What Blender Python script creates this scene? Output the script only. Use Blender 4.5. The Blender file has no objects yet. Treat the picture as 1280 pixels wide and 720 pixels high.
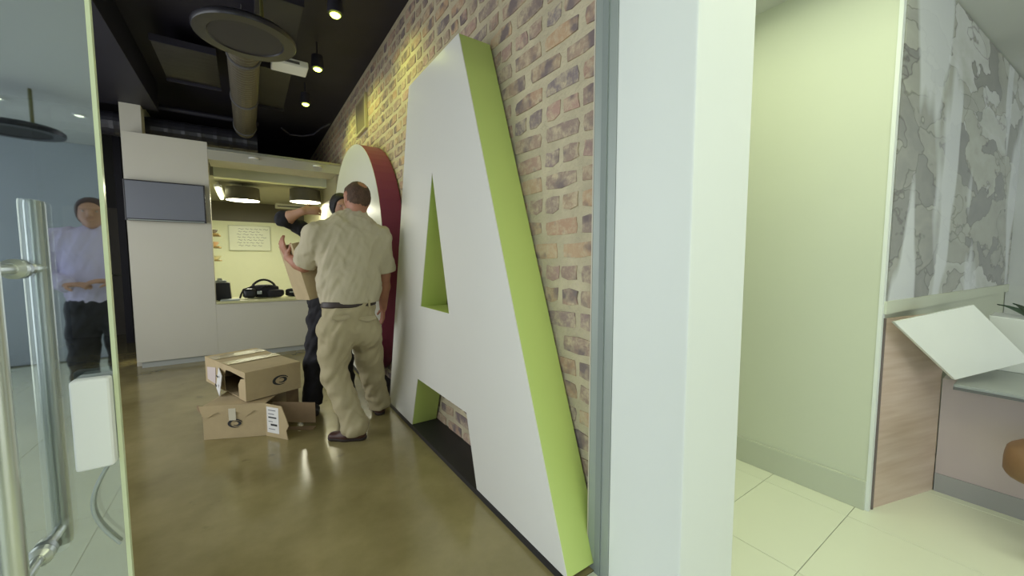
import bpy, bmesh, math, random
import numpy as np
from mathutils import Vector, Matrix, noise as mnoise

random.seed(7)
scene = bpy.context.scene
COL = scene.collection
PI = math.pi

# ------------------------------------------------------------------ camera
F = 480.0; YAW = math.radians(34.5); PITCH = math.radians(4.17); CH = 1.25
cam_d = bpy.data.cameras.new('camera')
cam_d.sensor_fit = 'HORIZONTAL'; cam_d.sensor_width = 36.0
cam_d.lens = 36.0 * F / 1280.0
cam_d.clip_start = 0.02; cam_d.clip_end = 100
cam = bpy.data.objects.new('camera', cam_d); COL.objects.link(cam)
cam.location = (0, 0, CH)
cam.rotation_euler = (PI / 2 - PITCH, 0, -YAW)
scene.camera = cam

fw = np.array([math.sin(YAW) * math.cos(PITCH), math.cos(YAW) * math.cos(PITCH), -math.sin(PITCH)])
rt = np.array([math.cos(YAW), -math.sin(YAW), 0.0]); upv = np.cross(rt, fw)
C0 = np.array([0, 0, CH])
def ray(x, y): return fw * F + rt * (x - 640) + upv * (360 - y)
def onz(x, y, z=0.0):
    d = ray(x, y); return Vector(C0 + d * ((z - CH) / d[2]))
def onx(x, y, X):
    d = ray(x, y); return Vector(C0 + d * (X / d[0]))
def ony(x, y, Y):
    d = ray(x, y); return Vector(C0 + d * (Y / d[1]))
def proj(p):
    v = np.array(p) - C0; z = v @ fw
    return 640 + F * (v @ rt) / z, 360 - F * (v @ upv) / z, z

# ------------------------------------------------------------------ world, exposure
scene.view_settings.view_transform = 'Standard'
scene.view_settings.look = 'None'
scene.view_settings.gamma = 1.0
scene.view_settings.use_curve_mapping = False
scene.view_settings.exposure = 0.0
w = bpy.data.worlds.new('world'); scene.world = w; w.use_nodes = True
w.node_tree.nodes['Background'].inputs[0].default_value = (0.75, 0.85, 1.0, 1)
w.node_tree.nodes['Background'].inputs[1].default_value = 0.6

def area(name, loc, rot, sx, sy, power, color, spread=PI):
    d = bpy.data.lights.new(name, 'AREA'); d.shape = 'RECTANGLE'; d.size = sx; d.size_y = sy
    d.energy = power; d.color = color; d.spread = spread
    o = bpy.data.objects.new(name, d); COL.objects.link(o); o.location = loc; o.rotation_euler = rot
    return o
# daylight through the shopfront of the lobby (west side); the other two are added fill
area('lobby_daylight', (-3.95, -1.9, 1.5), (0, -PI / 2, 0), 2.2, 4.6, 82, (0.78, 0.89, 1.0))
area('corridor_fill', (-2.5, 3.3, 1.6), (0, -PI / 2, 0), 2.4, 3.8, 73, (0.97, 0.99, 1.0))  # soft fill added from the unseen left side
area('street_fill', (2.5, -4.93, 1.4), (PI / 2, 0, 0), 4.5, 2.3, 52, (0.95, 0.99, 1.0))  # fill added from behind the camera, its window unseen
# added fill, shaped as an unseen ceiling panel in front of the doorway
area('lobby_fill', (0.55, -0.75, 2.62), (0, 0, 0), 1.2, 1.2, 10, (0.98, 1.0, 0.96))
# lit ceiling panel over the side passage of the lobby
area('passage_panel_light', (1.95, 0.35, 2.62), (0, 0, 0), 0.55, 2.2, 4.8, (0.95, 1.0, 0.66), math.radians(120))

# ------------------------------------------------------------------ materials
MATS = {}
def mat(name, col, rough=0.6, metal=0.0, var=0.0, scale=8.0, bump=0.0, bscale=None, spec=0.5, emis=None, estr=0.0,
        col2=None, stretch=(1, 1, 1), coat=0.0):
    if name in MATS: return MATS[name]
    m = bpy.data.materials.new(name); m.use_nodes = True
    nt = m.node_tree; N = nt.nodes; L = nt.links
    b = N['Principled BSDF']
    b.inputs['Roughness'].default_value = rough; b.inputs['Metallic'].default_value = metal
    b.inputs['Specular IOR Level'].default_value = spec
    b.inputs['Coat Weight'].default_value = coat
    tc = N.new('ShaderNodeTexCoord'); mp = N.new('ShaderNodeMapping'); mp.inputs['Scale'].default_value = stretch
    L.new(tc.outputs['Object'], mp.inputs['Vector'])
    nz = N.new('ShaderNodeTexNoise'); nz.inputs['Scale'].default_value = scale; nz.inputs['Detail'].default_value = 5
    L.new(mp.outputs[0], nz.inputs['Vector'])
    c2 = col2 if col2 else tuple(c * (1 - var) for c in col)
    cr = N.new('ShaderNodeValToRGB'); cr.color_ramp.elements[0].position = 0.3; cr.color_ramp.elements[1].position = 0.7
    cr.color_ramp.elements[0].color = (*c2, 1); cr.color_ramp.elements[1].color = (*col, 1)
    L.new(nz.outputs['Fac'], cr.inputs[0]); L.new(cr.outputs[0], b.inputs['Base Color'])
    if bump > 0:
        n2 = N.new('ShaderNodeTexNoise'); n2.inputs['Scale'].default_value = bscale or scale * 4; n2.inputs['Detail'].default_value = 6
        L.new(mp.outputs[0], n2.inputs['Vector'])
        bp = N.new('ShaderNodeBump'); bp.inputs['Strength'].default_value = bump; bp.inputs['Distance'].default_value = 0.01
        L.new(n2.outputs['Fac'], bp.inputs['Height']); L.new(bp.outputs[0], b.inputs['Normal'])
    if emis:
        b.inputs['Emission Color'].default_value = (*emis, 1); b.inputs['Emission Strength'].default_value = estr
    MATS[name] = m
    return m

def srgb(r, g, b):
    f = lambda c: (c / 255 / 12.92) if c / 255 <= 0.04045 else ((c / 255 + 0.055) / 1.055) ** 2.4
    return (f(r), f(g), f(b))

white_paint = mat('white_paint', srgb(222, 222, 214), 0.55, var=0.03, scale=2)
letter_white = mat('letter_white', srgb(225, 224, 216), 0.28, var=0.02, scale=2)
letter_green = mat('letter_green', srgb(197, 216, 122), 0.4, var=0.03, scale=3)
letter_red = mat('letter_red', srgb(132, 52, 88), 0.4, var=0.05, scale=3)
black_skirt = mat('black_skirt', (0.022, 0.021, 0.024), 0.5, var=0.2)
black_paint = mat('black_paint', (0.022, 0.020, 0.034), 0.6, var=0.25, scale=3)
dark_panel = mat('dark_panel', (0.022, 0.021, 0.034), 0.55, var=0.25, scale=2)
dark_grey = mat('dark_grey', (0.09, 0.088, 0.09), 0.6, var=0.15, scale=2)
mortar = mat('mortar', srgb(204, 192, 162), 0.95, var=0.22, scale=9, bump=0.8, bscale=60)
panel_beige = mat('panel_beige', srgb(205, 202, 188), 0.5, var=0.03, scale=2)
steel = mat('brushed_steel', srgb(200, 202, 190), 0.3, metal=1.0, var=0.08, scale=30, stretch=(1, 1, 0.05))
frame_grey = mat('frame_grey', srgb(158, 166, 160), 0.45, metal=0.2, var=0.04)
plastic_white = mat('plastic_white', srgb(225, 226, 222), 0.4, var=0.02)
jamb_white = mat('jamb_white', srgb(226, 230, 224), 0.6, var=0.02, scale=2)
passage_wall = mat('passage_wall', srgb(206, 210, 188), 0.55, var=0.03, scale=2)
skin_m = mat('skin', srgb(176, 122, 96), 0.55, var=0.18, scale=14)
skin2_m = mat('skin_pale', srgb(190, 146, 118), 0.55, var=0.12, scale=14)
hair_brown = mat('hair_brown', srgb(92, 68, 50), 0.8, var=0.5, scale=30, bump=0.5)
hair_black = mat('hair_black', srgb(28, 24, 24), 0.6, var=0.3, scale=50, bump=0.4)
khaki_shirt = mat('khaki_shirt', srgb(188, 178, 150), 0.85, var=0.06, scale=12, bump=0.15, bscale=220)
khaki_trouser = mat('khaki_trouser', srgb(176, 164, 130), 0.85, var=0.08, scale=12, bump=0.15, bscale=200)
leather_brown = mat('leather_brown', srgb(70, 40, 30), 0.5, var=0.25, scale=20)
sole_m = mat('shoe_sole', srgb(45, 34, 30), 0.7)
belt_m = mat('belt_leather', srgb(52, 38, 30), 0.5, var=0.2, scale=30)
black_cloth = mat('black_cloth', (0.013, 0.012, 0.016), 0.85, var=0.25, scale=12)
lilac_cloth = mat('lilac_cloth', srgb(205, 196, 222), 0.85, var=0.06, scale=10)
card = mat('cardboard', srgb(186, 166, 128), 0.85, var=0.10, scale=10, bump=0.15, bscale=90)
card_in = mat('cardboard_inside', srgb(150, 126, 96), 0.9, var=0.15, scale=12)
label_m = mat('paper_label', srgb(228, 226, 222), 0.6, var=0.03)
ink = mat('black_ink', (0.03, 0.03, 0.03), 0.7)
tape_m = mat('clear_tape', srgb(190, 170, 124), 0.3, var=0.05, scale=20, coat=1.0, bump=0.35, bscale=24)
tv_screen = mat('tv_screen', srgb(120, 124, 134), 0.25, var=0.05, scale=1)
tv_bezel = mat('tv_bezel', (0.03, 0.03, 0.034), 0.25)
duct_metal = mat('duct_metal', srgb(104, 98, 84), 0.5, metal=0.6, var=0.12, scale=20)
lamp_glow = mat('lamp_glow', (0.9, 0.9, 0.7), 0.5, emis=(1.0, 0.97, 0.70), estr=14)
bulb_glow = mat('bulb_glow', (0.9, 0.9, 0.6), 0.5, emis=(0.8, 1.0, 0.13), estr=7)
tube_glow = mat('tube_glow', (0.9, 0.9, 0.7), 0.5, emis=(1.0, 1.0, 0.62), estr=4)
panel_glow = mat('panel_glow', (0.9, 0.9, 0.8), 0.5, emis=(0.92, 1.0, 0.72), estr=3)
shade_m = mat('lamp_shade', srgb(92, 88, 74), 0.6, var=0.1)
kitchen_white = mat('kitchen_white', srgb(226, 230, 200), 0.5, var=0.02)
kitchen_grey = mat('kitchen_grey', srgb(150, 148, 130), 0.6, var=0.05)
wood_pale = mat('wood_pale', srgb(208, 188, 172), 0.4, var=0.0, col2=srgb(192, 168, 148), scale=3, stretch=(1, 1, 12))
desk_lilac = mat('desk_lilac', srgb(192, 176, 174), 0.35, var=0.06, scale=4)
desk_grey = mat('desk_grey', srgb(150, 154, 152), 0.35, var=0.04)
leaf_m = mat('leaf_green', srgb(52, 78, 52), 0.45, var=0.3, scale=14)
brown_leather = mat('brown_leather', srgb(132, 98, 68), 0.45, var=0.15, scale=10)
ceil_white = mat('ceil_white', srgb(210, 211, 206), 0.7, var=0.02)
lobby_grey = mat('lobby_grey', srgb(176, 182, 186), 0.6, var=0.05, scale=2)

def brick_material():
    m = bpy.data.materials.new('brick_clay'); m.use_nodes = True
    nt = m.node_tree; N = nt.nodes; L = nt.links; b = N['Principled BSDF']
    oi = N.new('ShaderNodeObjectInfo'); at = N.new('ShaderNodeAttribute'); at.attribute_name = 'tone'
    ad = N.new('ShaderNodeMath'); ad.operation = 'ADD'; L.new(oi.outputs['Random'], ad.inputs[0]); L.new(at.outputs['Fac'], ad.inputs[1])
    fr = N.new('ShaderNodeMath'); fr.operation = 'FRACT'; L.new(ad.outputs[0], fr.inputs[0])
    cr = N.new('ShaderNodeValToRGB'); e = cr.color_ramp.elements
    tones = [(0.0, (150, 134, 124)), (0.16, (172, 140, 124)), (0.30, (190, 158, 126)), (0.45, (138, 126, 126)),
             (0.60, (184, 150, 136)), (0.74, (164, 142, 122)), (0.88, (194, 164, 132)), (1.0, (144, 130, 126))]
    e[0].position = 0; e[0].color = (*srgb(*tones[0][1]), 1); e[1].position = 1; e[1].color = (*srgb(*tones[-1][1]), 1)
    for p, c in tones[1:-1]:
        k = e.new(p); k.color = (*srgb(*c), 1)
    L.new(fr.outputs[0], cr.inputs[0])
    g = N.new('ShaderNodeNewGeometry')
    nz = N.new('ShaderNodeTexNoise'); nz.inputs['Scale'].default_value = 22; nz.inputs['Detail'].default_value = 7; nz.inputs['Roughness'].default_value = 0.7
    L.new(g.outputs['Position'], nz.inputs['Vector'])
    mx = N.new('ShaderNodeMix'); mx.data_type = 'RGBA'
    rp = N.new('ShaderNodeValToRGB'); rp.color_ramp.elements[0].position = 0.44; rp.color_ramp.elements[1].position = 0.66
    L.new(nz.outputs['Fac'], rp.inputs[0])
    L.new(rp.outputs[0], mx.inputs[0]); L.new(cr.outputs[0], mx.inputs[6]); mx.inputs[7].default_value = (*srgb(200, 184, 154), 1)
    n3 = N.new('ShaderNodeTexNoise'); n3.inputs['Scale'].default_value = 9; n3.inputs['Detail'].default_value = 3
    L.new(g.outputs['Position'], n3.inputs['Vector'])
    r3 = N.new('ShaderNodeValToRGB'); r3.color_ramp.elements[0].position = 0.52; r3.color_ramp.elements[1].position = 0.66
    L.new(n3.outputs['Fac'], r3.inputs[0])
    m3 = N.new('ShaderNodeMix'); m3.data_type = 'RGBA'; L.new(r3.outputs[0], m3.inputs[0]); L.new(mx.outputs[2], m3.inputs[6])
    m3.inputs[7].default_value = (*srgb(128, 114, 112), 1)
    L.new(m3.outputs[2], b.inputs['Base Color']); b.inputs['Roughness'].default_value = 0.95
    bp = N.new('ShaderNodeBump'); bp.inputs['Strength'].default_value = 0.9; bp.inputs['Distance'].default_value = 0.008
    L.new(nz.outputs['Fac'], bp.inputs['Height']); L.new(bp.outputs[0], b.inputs['Normal'])
    return m
brick_m = brick_material()

def concrete_material():
    m = bpy.data.materials.new('polished_concrete'); m.use_nodes = True
    nt = m.node_tree; N = nt.nodes; L = nt.links; b = N['Principled BSDF']
    g = N.new('ShaderNodeNewGeometry')
    n1 = N.new('ShaderNodeTexNoise'); n1.inputs['Scale'].default_value = 1.6; n1.inputs['Detail'].default_value = 8; n1.inputs['Roughness'].default_value = 0.62
    L.new(g.outputs['Position'], n1.inputs['Vector'])
    cr = N.new('ShaderNodeValToRGB'); e = cr.color_ramp.elements
    e[0].position = 0.3; e[0].color = (*srgb(120, 110, 70), 1); e[1].position = 0.72; e[1].color = (*srgb(158, 146, 102), 1)
    L.new(n1.outputs['Fac'], cr.inputs[0])
    v = N.new('ShaderNodeTexNoise'); v.inputs['Scale'].default_value = 5.5; v.inputs['Detail'].default_value = 6
    L.new(g.outputs['Position'], v.inputs['Vector'])
    r2 = N.new('ShaderNodeValToRGB'); r2.color_ramp.elements[0].position = 0.66; r2.color_ramp.elements[1].position = 0.8
    L.new(v.outputs['Fac'], r2.inputs[0])
    mx = N.new('ShaderNodeMix'); mx.data_type = 'RGBA'; L.new(r2.outputs[0], mx.inputs[0]); L.new(cr.outputs[0], mx.inputs[6])
    mx.inputs[7].default_value = (*srgb(82, 74, 48), 1)
    L.new(mx.outputs[2], b.inputs['Base Color'])
    rr = N.new('ShaderNodeMapRange'); rr.inputs[3].default_value = 0.10; rr.inputs[4].default_value = 0.24
    b.inputs['Specular IOR Level'].default_value = 0.75
    L.new(n1.outputs['Fac'], rr.inputs[0]); L.new(rr.outputs[0], b.inputs['Roughness'])
    return m
concrete_m = concrete_material()

def glass_material(name, refl, tint):
    m = bpy.data.materials.new(name); m.use_nodes = True
    nt = m.node_tree; N = nt.nodes; L = nt.links; N.remove(N['Principled BSDF'])
    out = N['Material Output']
    t = N.new('ShaderNodeBsdfTransparent'); t.inputs[0].default_value = (*tint, 1)
    g = N.new('ShaderNodeBsdfGlossy'); g.inputs['Roughness'].default_value = 0.015; g.inputs[0].default_value = (0.88, 0.91, 0.97, 1)
    fz = N.new('ShaderNodeFresnel'); fz.inputs[0].default_value = 1.5
    a = N.new('ShaderNodeMath'); a.operation = 'ADD'; a.use_clamp = True; a.inputs[1].default_value = refl
    L.new(fz.outputs[0], a.inputs[0])
    mx = N.new('ShaderNodeMixShader'); L.new(a.outputs[0], mx.inputs[0]); L.new(t.outputs[0], mx.inputs[1]); L.new(g.outputs[0], mx.inputs[2])
    L.new(mx.outputs[0], out.inputs[0])
    return m
door_glass = glass_material('door_glass', 0.36, (0.86, 0.90, 0.88))
clear_glass = glass_material('clear_glass', 0.03, (0.9, 0.94, 0.92))
glass_edge = mat('glass_edge', srgb(206, 214, 176), 0.2, var=0.05)

def mural_material():
    m = bpy.data.materials.new('mural_print'); m.use_nodes = True
    nt = m.node_tree; N = nt.nodes; L = nt.links; b = N['Principled BSDF']
    tc = N.new('ShaderNodeTexCoord')
    n0 = N.new('ShaderNodeTexNoise'); n0.inputs['Scale'].default_value = 2.6; n0.inputs['Detail'].default_value = 4
    L.new(tc.outputs['Object'], n0.inputs['Vector'])
    vm = N.new('ShaderNodeVectorMath'); vm.operation = 'MULTIPLY_ADD'; vm.inputs[1].default_value = (1.2, 1.2, 1.2)
    mp0 = N.new('ShaderNodeMapping'); mp0.inputs['Scale'].default_value = (0.42, 0.42, 1.0); L.new(tc.outputs['Object'], mp0.inputs['Vector'])
    L.new(mp0.outputs[0], n0.inputs['Vector'])
    L.new(n0.outputs['Color'], vm.inputs[0]); L.new(mp0.outputs[0], vm.inputs[2])
    vo = N.new('ShaderNodeTexVoronoi'); vo.inputs['Scale'].default_value = 3.2
    L.new(vm.outputs[0], vo.inputs['Vector'])
    ve = N.new('ShaderNodeTexVoronoi'); ve.feature = 'DISTANCE_TO_EDGE'; ve.inputs['Scale'].default_value = 3.2
    L.new(vm.outputs[0], ve.inputs['Vector'])
    sp = N.new('ShaderNodeSeparateColor'); L.new(vo.outputs['Color'], sp.inputs[0])
    cr = N.new('ShaderNodeValToRGB'); e = cr.color_ramp.elements
    e[0].position = 0.0; e[0].color = (*srgb(128, 126, 126), 1); e[1].position = 1.0; e[1].color = (*srgb(214, 214, 212), 1)
    k = e.new(0.35); k.color = (*srgb(152, 151, 146), 1); k = e.new(0.7); k.color = (*srgb(182, 182, 170), 1)
    n1 = N.new('ShaderNodeTexNoise'); n1.inputs['Scale'].default_value = 5; n1.inputs['Detail'].default_value = 6
    L.new(vm.outputs[0], n1.inputs['Vector'])
    ad = N.new('ShaderNodeMath'); ad.operation = 'MULTIPLY_ADD'; ad.inputs[1].default_value = 0.55
    L.new(n1.outputs['Fac'], ad.inputs[0]); 
    sb = N.new('ShaderNodeMath'); sb.operation = 'MULTIPLY_ADD'; sb.inputs[1].default_value = 0.75; sb.inputs[2].default_value = -0.12
    L.new(sp.outputs[0], sb.inputs[0]); L.new(sb.outputs[0], ad.inputs[2])
    L.new(ad.outputs[0], cr.inputs[0])
    re = N.new('ShaderNodeValToRGB'); re.color_ramp.elements[0].position = 0.0; re.color_ramp.elements[1].position = 0.035
    re.color_ramp.elements[0].color = (*srgb(150, 142, 146), 1); re.color_ramp.elements[1].color = (1, 1, 1, 1)
    L.new(ve.outputs['Distance'], re.inputs[0])
    mx = N.new('ShaderNodeMix'); mx.data_type = 'RGBA'; mx.blend_type = 'MULTIPLY'; mx.inputs[0].default_value = 0.6
    L.new(cr.outputs[0], mx.inputs[6]); L.new(re.outputs[0], mx.inputs[7])
    # white upright streaks: window reflections painted into the print colour
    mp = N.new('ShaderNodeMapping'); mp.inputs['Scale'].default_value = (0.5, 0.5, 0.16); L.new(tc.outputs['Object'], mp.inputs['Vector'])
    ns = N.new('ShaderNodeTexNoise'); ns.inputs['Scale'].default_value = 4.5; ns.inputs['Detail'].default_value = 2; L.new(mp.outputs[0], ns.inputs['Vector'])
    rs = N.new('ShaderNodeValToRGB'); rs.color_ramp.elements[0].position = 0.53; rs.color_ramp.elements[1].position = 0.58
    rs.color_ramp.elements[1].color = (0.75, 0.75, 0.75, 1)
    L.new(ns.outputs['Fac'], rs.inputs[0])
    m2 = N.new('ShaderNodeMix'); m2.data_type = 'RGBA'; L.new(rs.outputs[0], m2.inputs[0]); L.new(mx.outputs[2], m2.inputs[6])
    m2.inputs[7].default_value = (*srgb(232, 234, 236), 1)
    L.new(m2.outputs[2], b.inputs['Base Color']); b.inputs['Roughness'].default_value = 0.25
    return m
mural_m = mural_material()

# ------------------------------------------------------------------ mesh helpers
def link(name, me, material, parent=None, smooth=False):
    o = bpy.data.objects.new(name, me); COL.objects.link(o)
    if material: me.materials.append(material)
    if parent: o.parent = parent
    if smooth:
        for p in me.polygons: p.use_smooth = True
    return o

class MB:
    """collects shapes; build() links them as one mesh object"""
    def __init__(s): s.v = []; s.f = []
    def add(s, vs, fs):
        n = len(s.v); s.v += [tuple(v) for v in vs]; s.f += [tuple(i + n for i in f) for f in fs]; return s
    def box(s, x0, x1, y0, y1, z0, z1):
        return s.add([(x0, y0, z0), (x1, y0, z0), (x1, y1, z0), (x0, y1, z0), (x0, y0, z1), (x1, y0, z1), (x1, y1, z1), (x0, y1, z1)],
                     [(3, 2, 1, 0), (4, 5, 6, 7), (0, 1, 5, 4), (1, 2, 6, 5), (2, 3, 7, 6), (3, 0, 4, 7)])
    def hexa(s, b, t):       # 4 bottom + 4 top points
        return s.add(list(b) + list(t), [(3, 2, 1, 0), (4, 5, 6, 7), (0, 1, 5, 4), (1, 2, 6, 5), (2, 3, 7, 6), (3, 0, 4, 7)])
    def sheet(s, q, n, th):  # quad q given thickness th along n
        n = Vector(n).normalized() * th; q = [Vector(p) for p in q]
        return s.hexa(q, [p + n for p in q])
    def poly(s, pts, n, th): # convex or simple polygon with thickness
        n = Vector(n).normalized() * th; k = len(pts); pts = [Vector(p) for p in pts]
        fs = [tuple(range(k))[::-1], tuple(range(k, 2 * k))] + [(i, (i + 1) % k, k + (i + 1) % k, k + i) for i in range(k)]
        return s.add(pts + [p + n for p in pts], fs)
    def tube(s, pts, rs, seg=14, caps=True):
        pts = [Vector(p) for p in pts]
        if not hasattr(rs, '__len__'): rs = [rs] * len(pts)
        rings = []; u = None
        for i, p in enumerate(pts):
            t = (pts[min(i + 1, len(pts) - 1)] - pts[max(i - 1, 0)]).normalized()
            if u is None:
                a = Vector((0, 0, 1)) if abs(t.z) < 0.9 else Vector((1, 0, 0)); u = t.cross(a).normalized()
            u = (u - t * u.dot(t)).normalized(); v2 = t.cross(u)
            rings.append([p + (u * math.cos(2 * PI * k / seg) + v2 * math.sin(2 * PI * k / seg)) * rs[i] for k in range(seg)])
        vs = [q for r in rings for q in r]; fs = []
        for i in range(len(pts) - 1):
            for k in range(seg):
                fs.append((i * seg + k, i * seg + (k + 1) % seg, (i + 1) * seg + (k + 1) % seg, (i + 1) * seg + k))
        if caps:
            fs.append(tuple(range(seg))[::-1]); fs.append(tuple((len(pts) - 1) * seg + k for k in range(seg)))
        return s.add(vs, fs)
    def lathe(s, c, prof, seg=40, closed=False):   # prof: (r, z)
        c = Vector(c); vs = []; fs = []
        for r, z in prof:
            vs += [c + Vector((r * math.cos(2 * PI * k / seg), r * math.sin(2 * PI * k / seg), z)) for k in range(seg)]
        n = len(prof)
        for i in range(n - 1 + (1 if closed else 0)):
            j = (i + 1) % n
            for k in range(seg):
                fs.append((i * seg + k, i * seg + (k + 1) % seg, j * seg + (k + 1) % seg, j * seg + k))
        if not closed:
            fs.append(tuple(range(seg))[::-1]); fs.append(tuple((n - 1) * seg + k for k in range(seg)))
        return s.add(vs, fs)
    def build(s, name, material, parent=None, bevel=0.0, seg=2, smooth=False, off=None):
        me = bpy.data.meshes.new(name)
        vs = s.v if off is None else [(v[0] - off[0], v[1] - off[1], v[2] - off[2]) for v in s.v]
        me.from_pydata(vs, [], s.f); me.update()
        bm = bmesh.new(); bm.from_mesh(me)
        bmesh.ops.recalc_face_normals(bm, faces=bm.faces[:])
        if bevel > 0:
            es = [e for e in bm.edges if len(e.link_faces) == 2 and e.calc_face_angle(0) > 0.6]
            bmesh.ops.bevel(bm, geom=es, offset=bevel, segments=seg, affect='EDGES', profile=0.6)
        bm.to_mesh(me); bm.free()
        o = link(name, me, material, parent)
        if smooth:
            for p in me.polygons: p.use_smooth = True
            me.set_sharp_from_angle(angle=math.radians(35))
        return o

def tag(o, label, cat, group=None):
    o['label'] = label; o['category'] = cat
    if group: o['group'] = group
    return o
def struct(o): o['kind'] = 'structure'; return o
def thing(name, label, cat, loc=(0, 0, 0), group=None):
    o = bpy.data.objects.new(name, None); COL.objects.link(o); o.location = loc; o.empty_display_size = 0.1
    return tag(o, label, cat, group)

# ================================================================== THE SETTING
WX = 1.165        # mortar face of the brick wall
DOOR_Y = 1.0
CEIL = 3.35
BACK_Y = 6.0
# corridor floor of polished concrete
struct(MB().box(-2.7, 1.5, DOOR_Y + 0.02, 10.2, -0.1, 0).build('floor', concrete_m))
# lobby floor: screed with tiles laid on it
lob = struct(MB().box(-4.1, 5.3, -5.1, DOOR_Y + 0.02, -0.1, -0.010).build('floor_lobby', mat('tile_grout', srgb(150, 152, 128), 0.9)))
lob2 = struct(MB().box(1.5, 2.5, DOOR_Y + 0.02, 2.4, -0.1, -0.010).build('floor_passage', MATS['tile_grout']))
tile_m = mat('cream_tile', srgb(224, 227, 204), 0.22, var=0.03, scale=1.5)
TX, TY = 0.60, 0.367
rows = [0.55 + TY, 0.55] + [0.55 - 0.6 * k for k in range(1, 10)]          # joints running across; one cut row
rows = [0.55 + TY + 1.2, 0.55 + TY + 0.6] + rows
cache = {}
for j in range(len(rows) - 1):
    y1, y0 = rows[j], rows[j + 1]
    for i in range(-10, 5):
        x0 = 2.37 + TX * (i - 1); x1 = x0 + TX
        ya, yb = y0, y1
        if x1 > 5.3 or x0 < -3.7: continue
        if ya > DOOR_Y and not (1.4 < x0 < 2.3): continue
        if yb > DOOR_Y and x0 < 1.4: yb = DOOR_Y + 0.018
        if x0 > 2.3:
            if yb > 0.6: x1 = 2.497                      # narrow cut strip against the passage wall
        if x0 > 2.5 and yb > 0.6: continue
        key = (round(x1 - x0, 3), round(yb - ya, 3))
        if key not in cache:
            o = MB().box(0.0012, x1 - x0 - 0.0012, 0.0012, yb - ya - 0.0012, -0.012, 0.0).build('tile', tile_m, lob, bevel=0.0008, seg=1); cache[key] = o.data
        else:
            o = bpy.data.objects.new('tile', cache[key]); COL.objects.link(o); o.parent = lob
        o.location = (x0, ya, 0)

# lobby shell
struct(MB().box(-4.1, 5.3, -5.1, 0.98, 2.67, 2.8).build('ceiling_lobby', ceil_white))
struct(MB().box(1.45, 2.5, 0.98, 2.4, 2.67, 2.8).build('ceiling_passage', ceil_white))
wall_back_lobby = MB()
for k in range(23):
    wall_back_lobby.box(-4.1, 0.25, -5.1, -5.0 + (0.0 if k % 2 else 0.006), k * 0.116, k * 0.116 + 0.116)
wall_back_lobby.box(0.25, 5.3, -5.1, -5.0, 0, 0.2).box(0.25, 5.3, -5.1, -5.0, 2.58, 2.668).box(4.8, 5.3, -5.1, -5.0, 0.2, 2.58)
w4 = MB().box(0.25, 0.32, -5.06, -5.0, 0.2, 2.58).box(4.73, 4.8, -5.06, -5.0, 0.2, 2.58).box(0.32, 4.73, -5.06, -5.0, 0.2, 0.27).box(0.32, 4.73, -5.06, -5.0, 2.51, 2.58)
for X in (1.75, 3.25): w4.box(X, X + 0.06, -5.06, -5.0, 0.27, 2.51)
w4 = struct(w4.build('added_window_4', frame_grey))  # unseen window, added to let in fill from behind the camera
for xa, xb in ((0.32, 1.75), (1.81, 3.25), (3.31, 4.73)): MB().box(xa, xb, -5.035, -5.025, 0.27, 2.51).build('pane', clear_glass, w4)
struct(wall_back_lobby.build('wall_south', lobby_grey))
struct(MB().box(-4.1, -4.0, -5.1, 0.98, 0, 0.35).box(-4.1, -4.0, -5.1, 0.98, 2.6, 2.67).box(-4.1, -4.0, -5.1, -4.3, 0.35, 2.6)
       .box(-4.1, -4.0, 0.5, 0.98, 0.35, 2.6).build('wall_west', lobby_grey))
win = struct(MB().box(-4.06, -4.02, -4.3, -4.24, 0.35, 2.6).box(-4.06, -4.02, 0.44, 0.5, 0.35, 2.6).box(-4.06, -4.02, -4.24, 0.44, 0.35, 0.41)
             .box(-4.06, -4.02, -4.24, 0.44, 2.54, 2.6).box(-4.06, -4.02, -1.93, -1.87, 0.41, 2.54).build('window_1', frame_grey))
for y0, y1 in ((-4.24, -1.93), (-1.87, 0.44)):
    MB().box(-4.045, -4.035, y0, y1, 0.41, 2.54).build('pane', clear_glass, win)
struct(MB().box(5.2, 5.3, -5.1, 0.3, 0, 2.67).build('wall_east', ceil_white))
# wall of the side passage (parallel to the corridor), with its end band and skirting
struct(MB().box(2.5, 2.62, 0.515, 2.4, 0, 2.67).build('wall_passage', passage_wall))
struct(MB().box(1.2, 2.5, 2.3, 2.4, 0, 2.67).build('wall_passage_end', passage_wall))
struct(MB().box(2.486, 2.5, 0.515, 2.3, 0.0, 0.150).build('baseboard_passage', mat('skirt_pale', srgb(192, 196, 176), 0.5), bevel=0.003))
struct(MB().box(2.497, 2.54, 0.50, 0.515, 0, 2.67).build('trim_1', jamb_white))
# cross wall carrying the mural
p0 = Vector((2.5, 0.512, 0)); p1 = Vector((5.25, 0.30, 0))
def wq(t, off): 
    d = (p1 - p0); nrm = Vector((-d.y, d.x, 0)).normalized() * -1
    return p0 + d * t - nrm * (-off)
d01 = (p1 - p0).normalized(); nout = Vector((d01.y, -d01.x, 0))     # towards the lobby
b = [p0 + nout * -0.0 , p1, p1 - nout * 0.12, p0 - nout * 0.12]
struct(MB().hexa(b, [q + Vector((0, 0, 2.67)) for q in b]).build('wall_mural', passage_wall))
q = [p0 + d01 * 0.05 + nout * 0.002, p1 + nout * 0.002, p1 + nout * 0.012, p0 + d01 * 0.05 + nout * 0.012]
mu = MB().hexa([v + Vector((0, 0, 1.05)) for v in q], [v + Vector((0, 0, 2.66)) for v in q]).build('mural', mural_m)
tag(mu, 'grey and white cracked stone mural print above the wood panel', 'mural')
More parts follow.
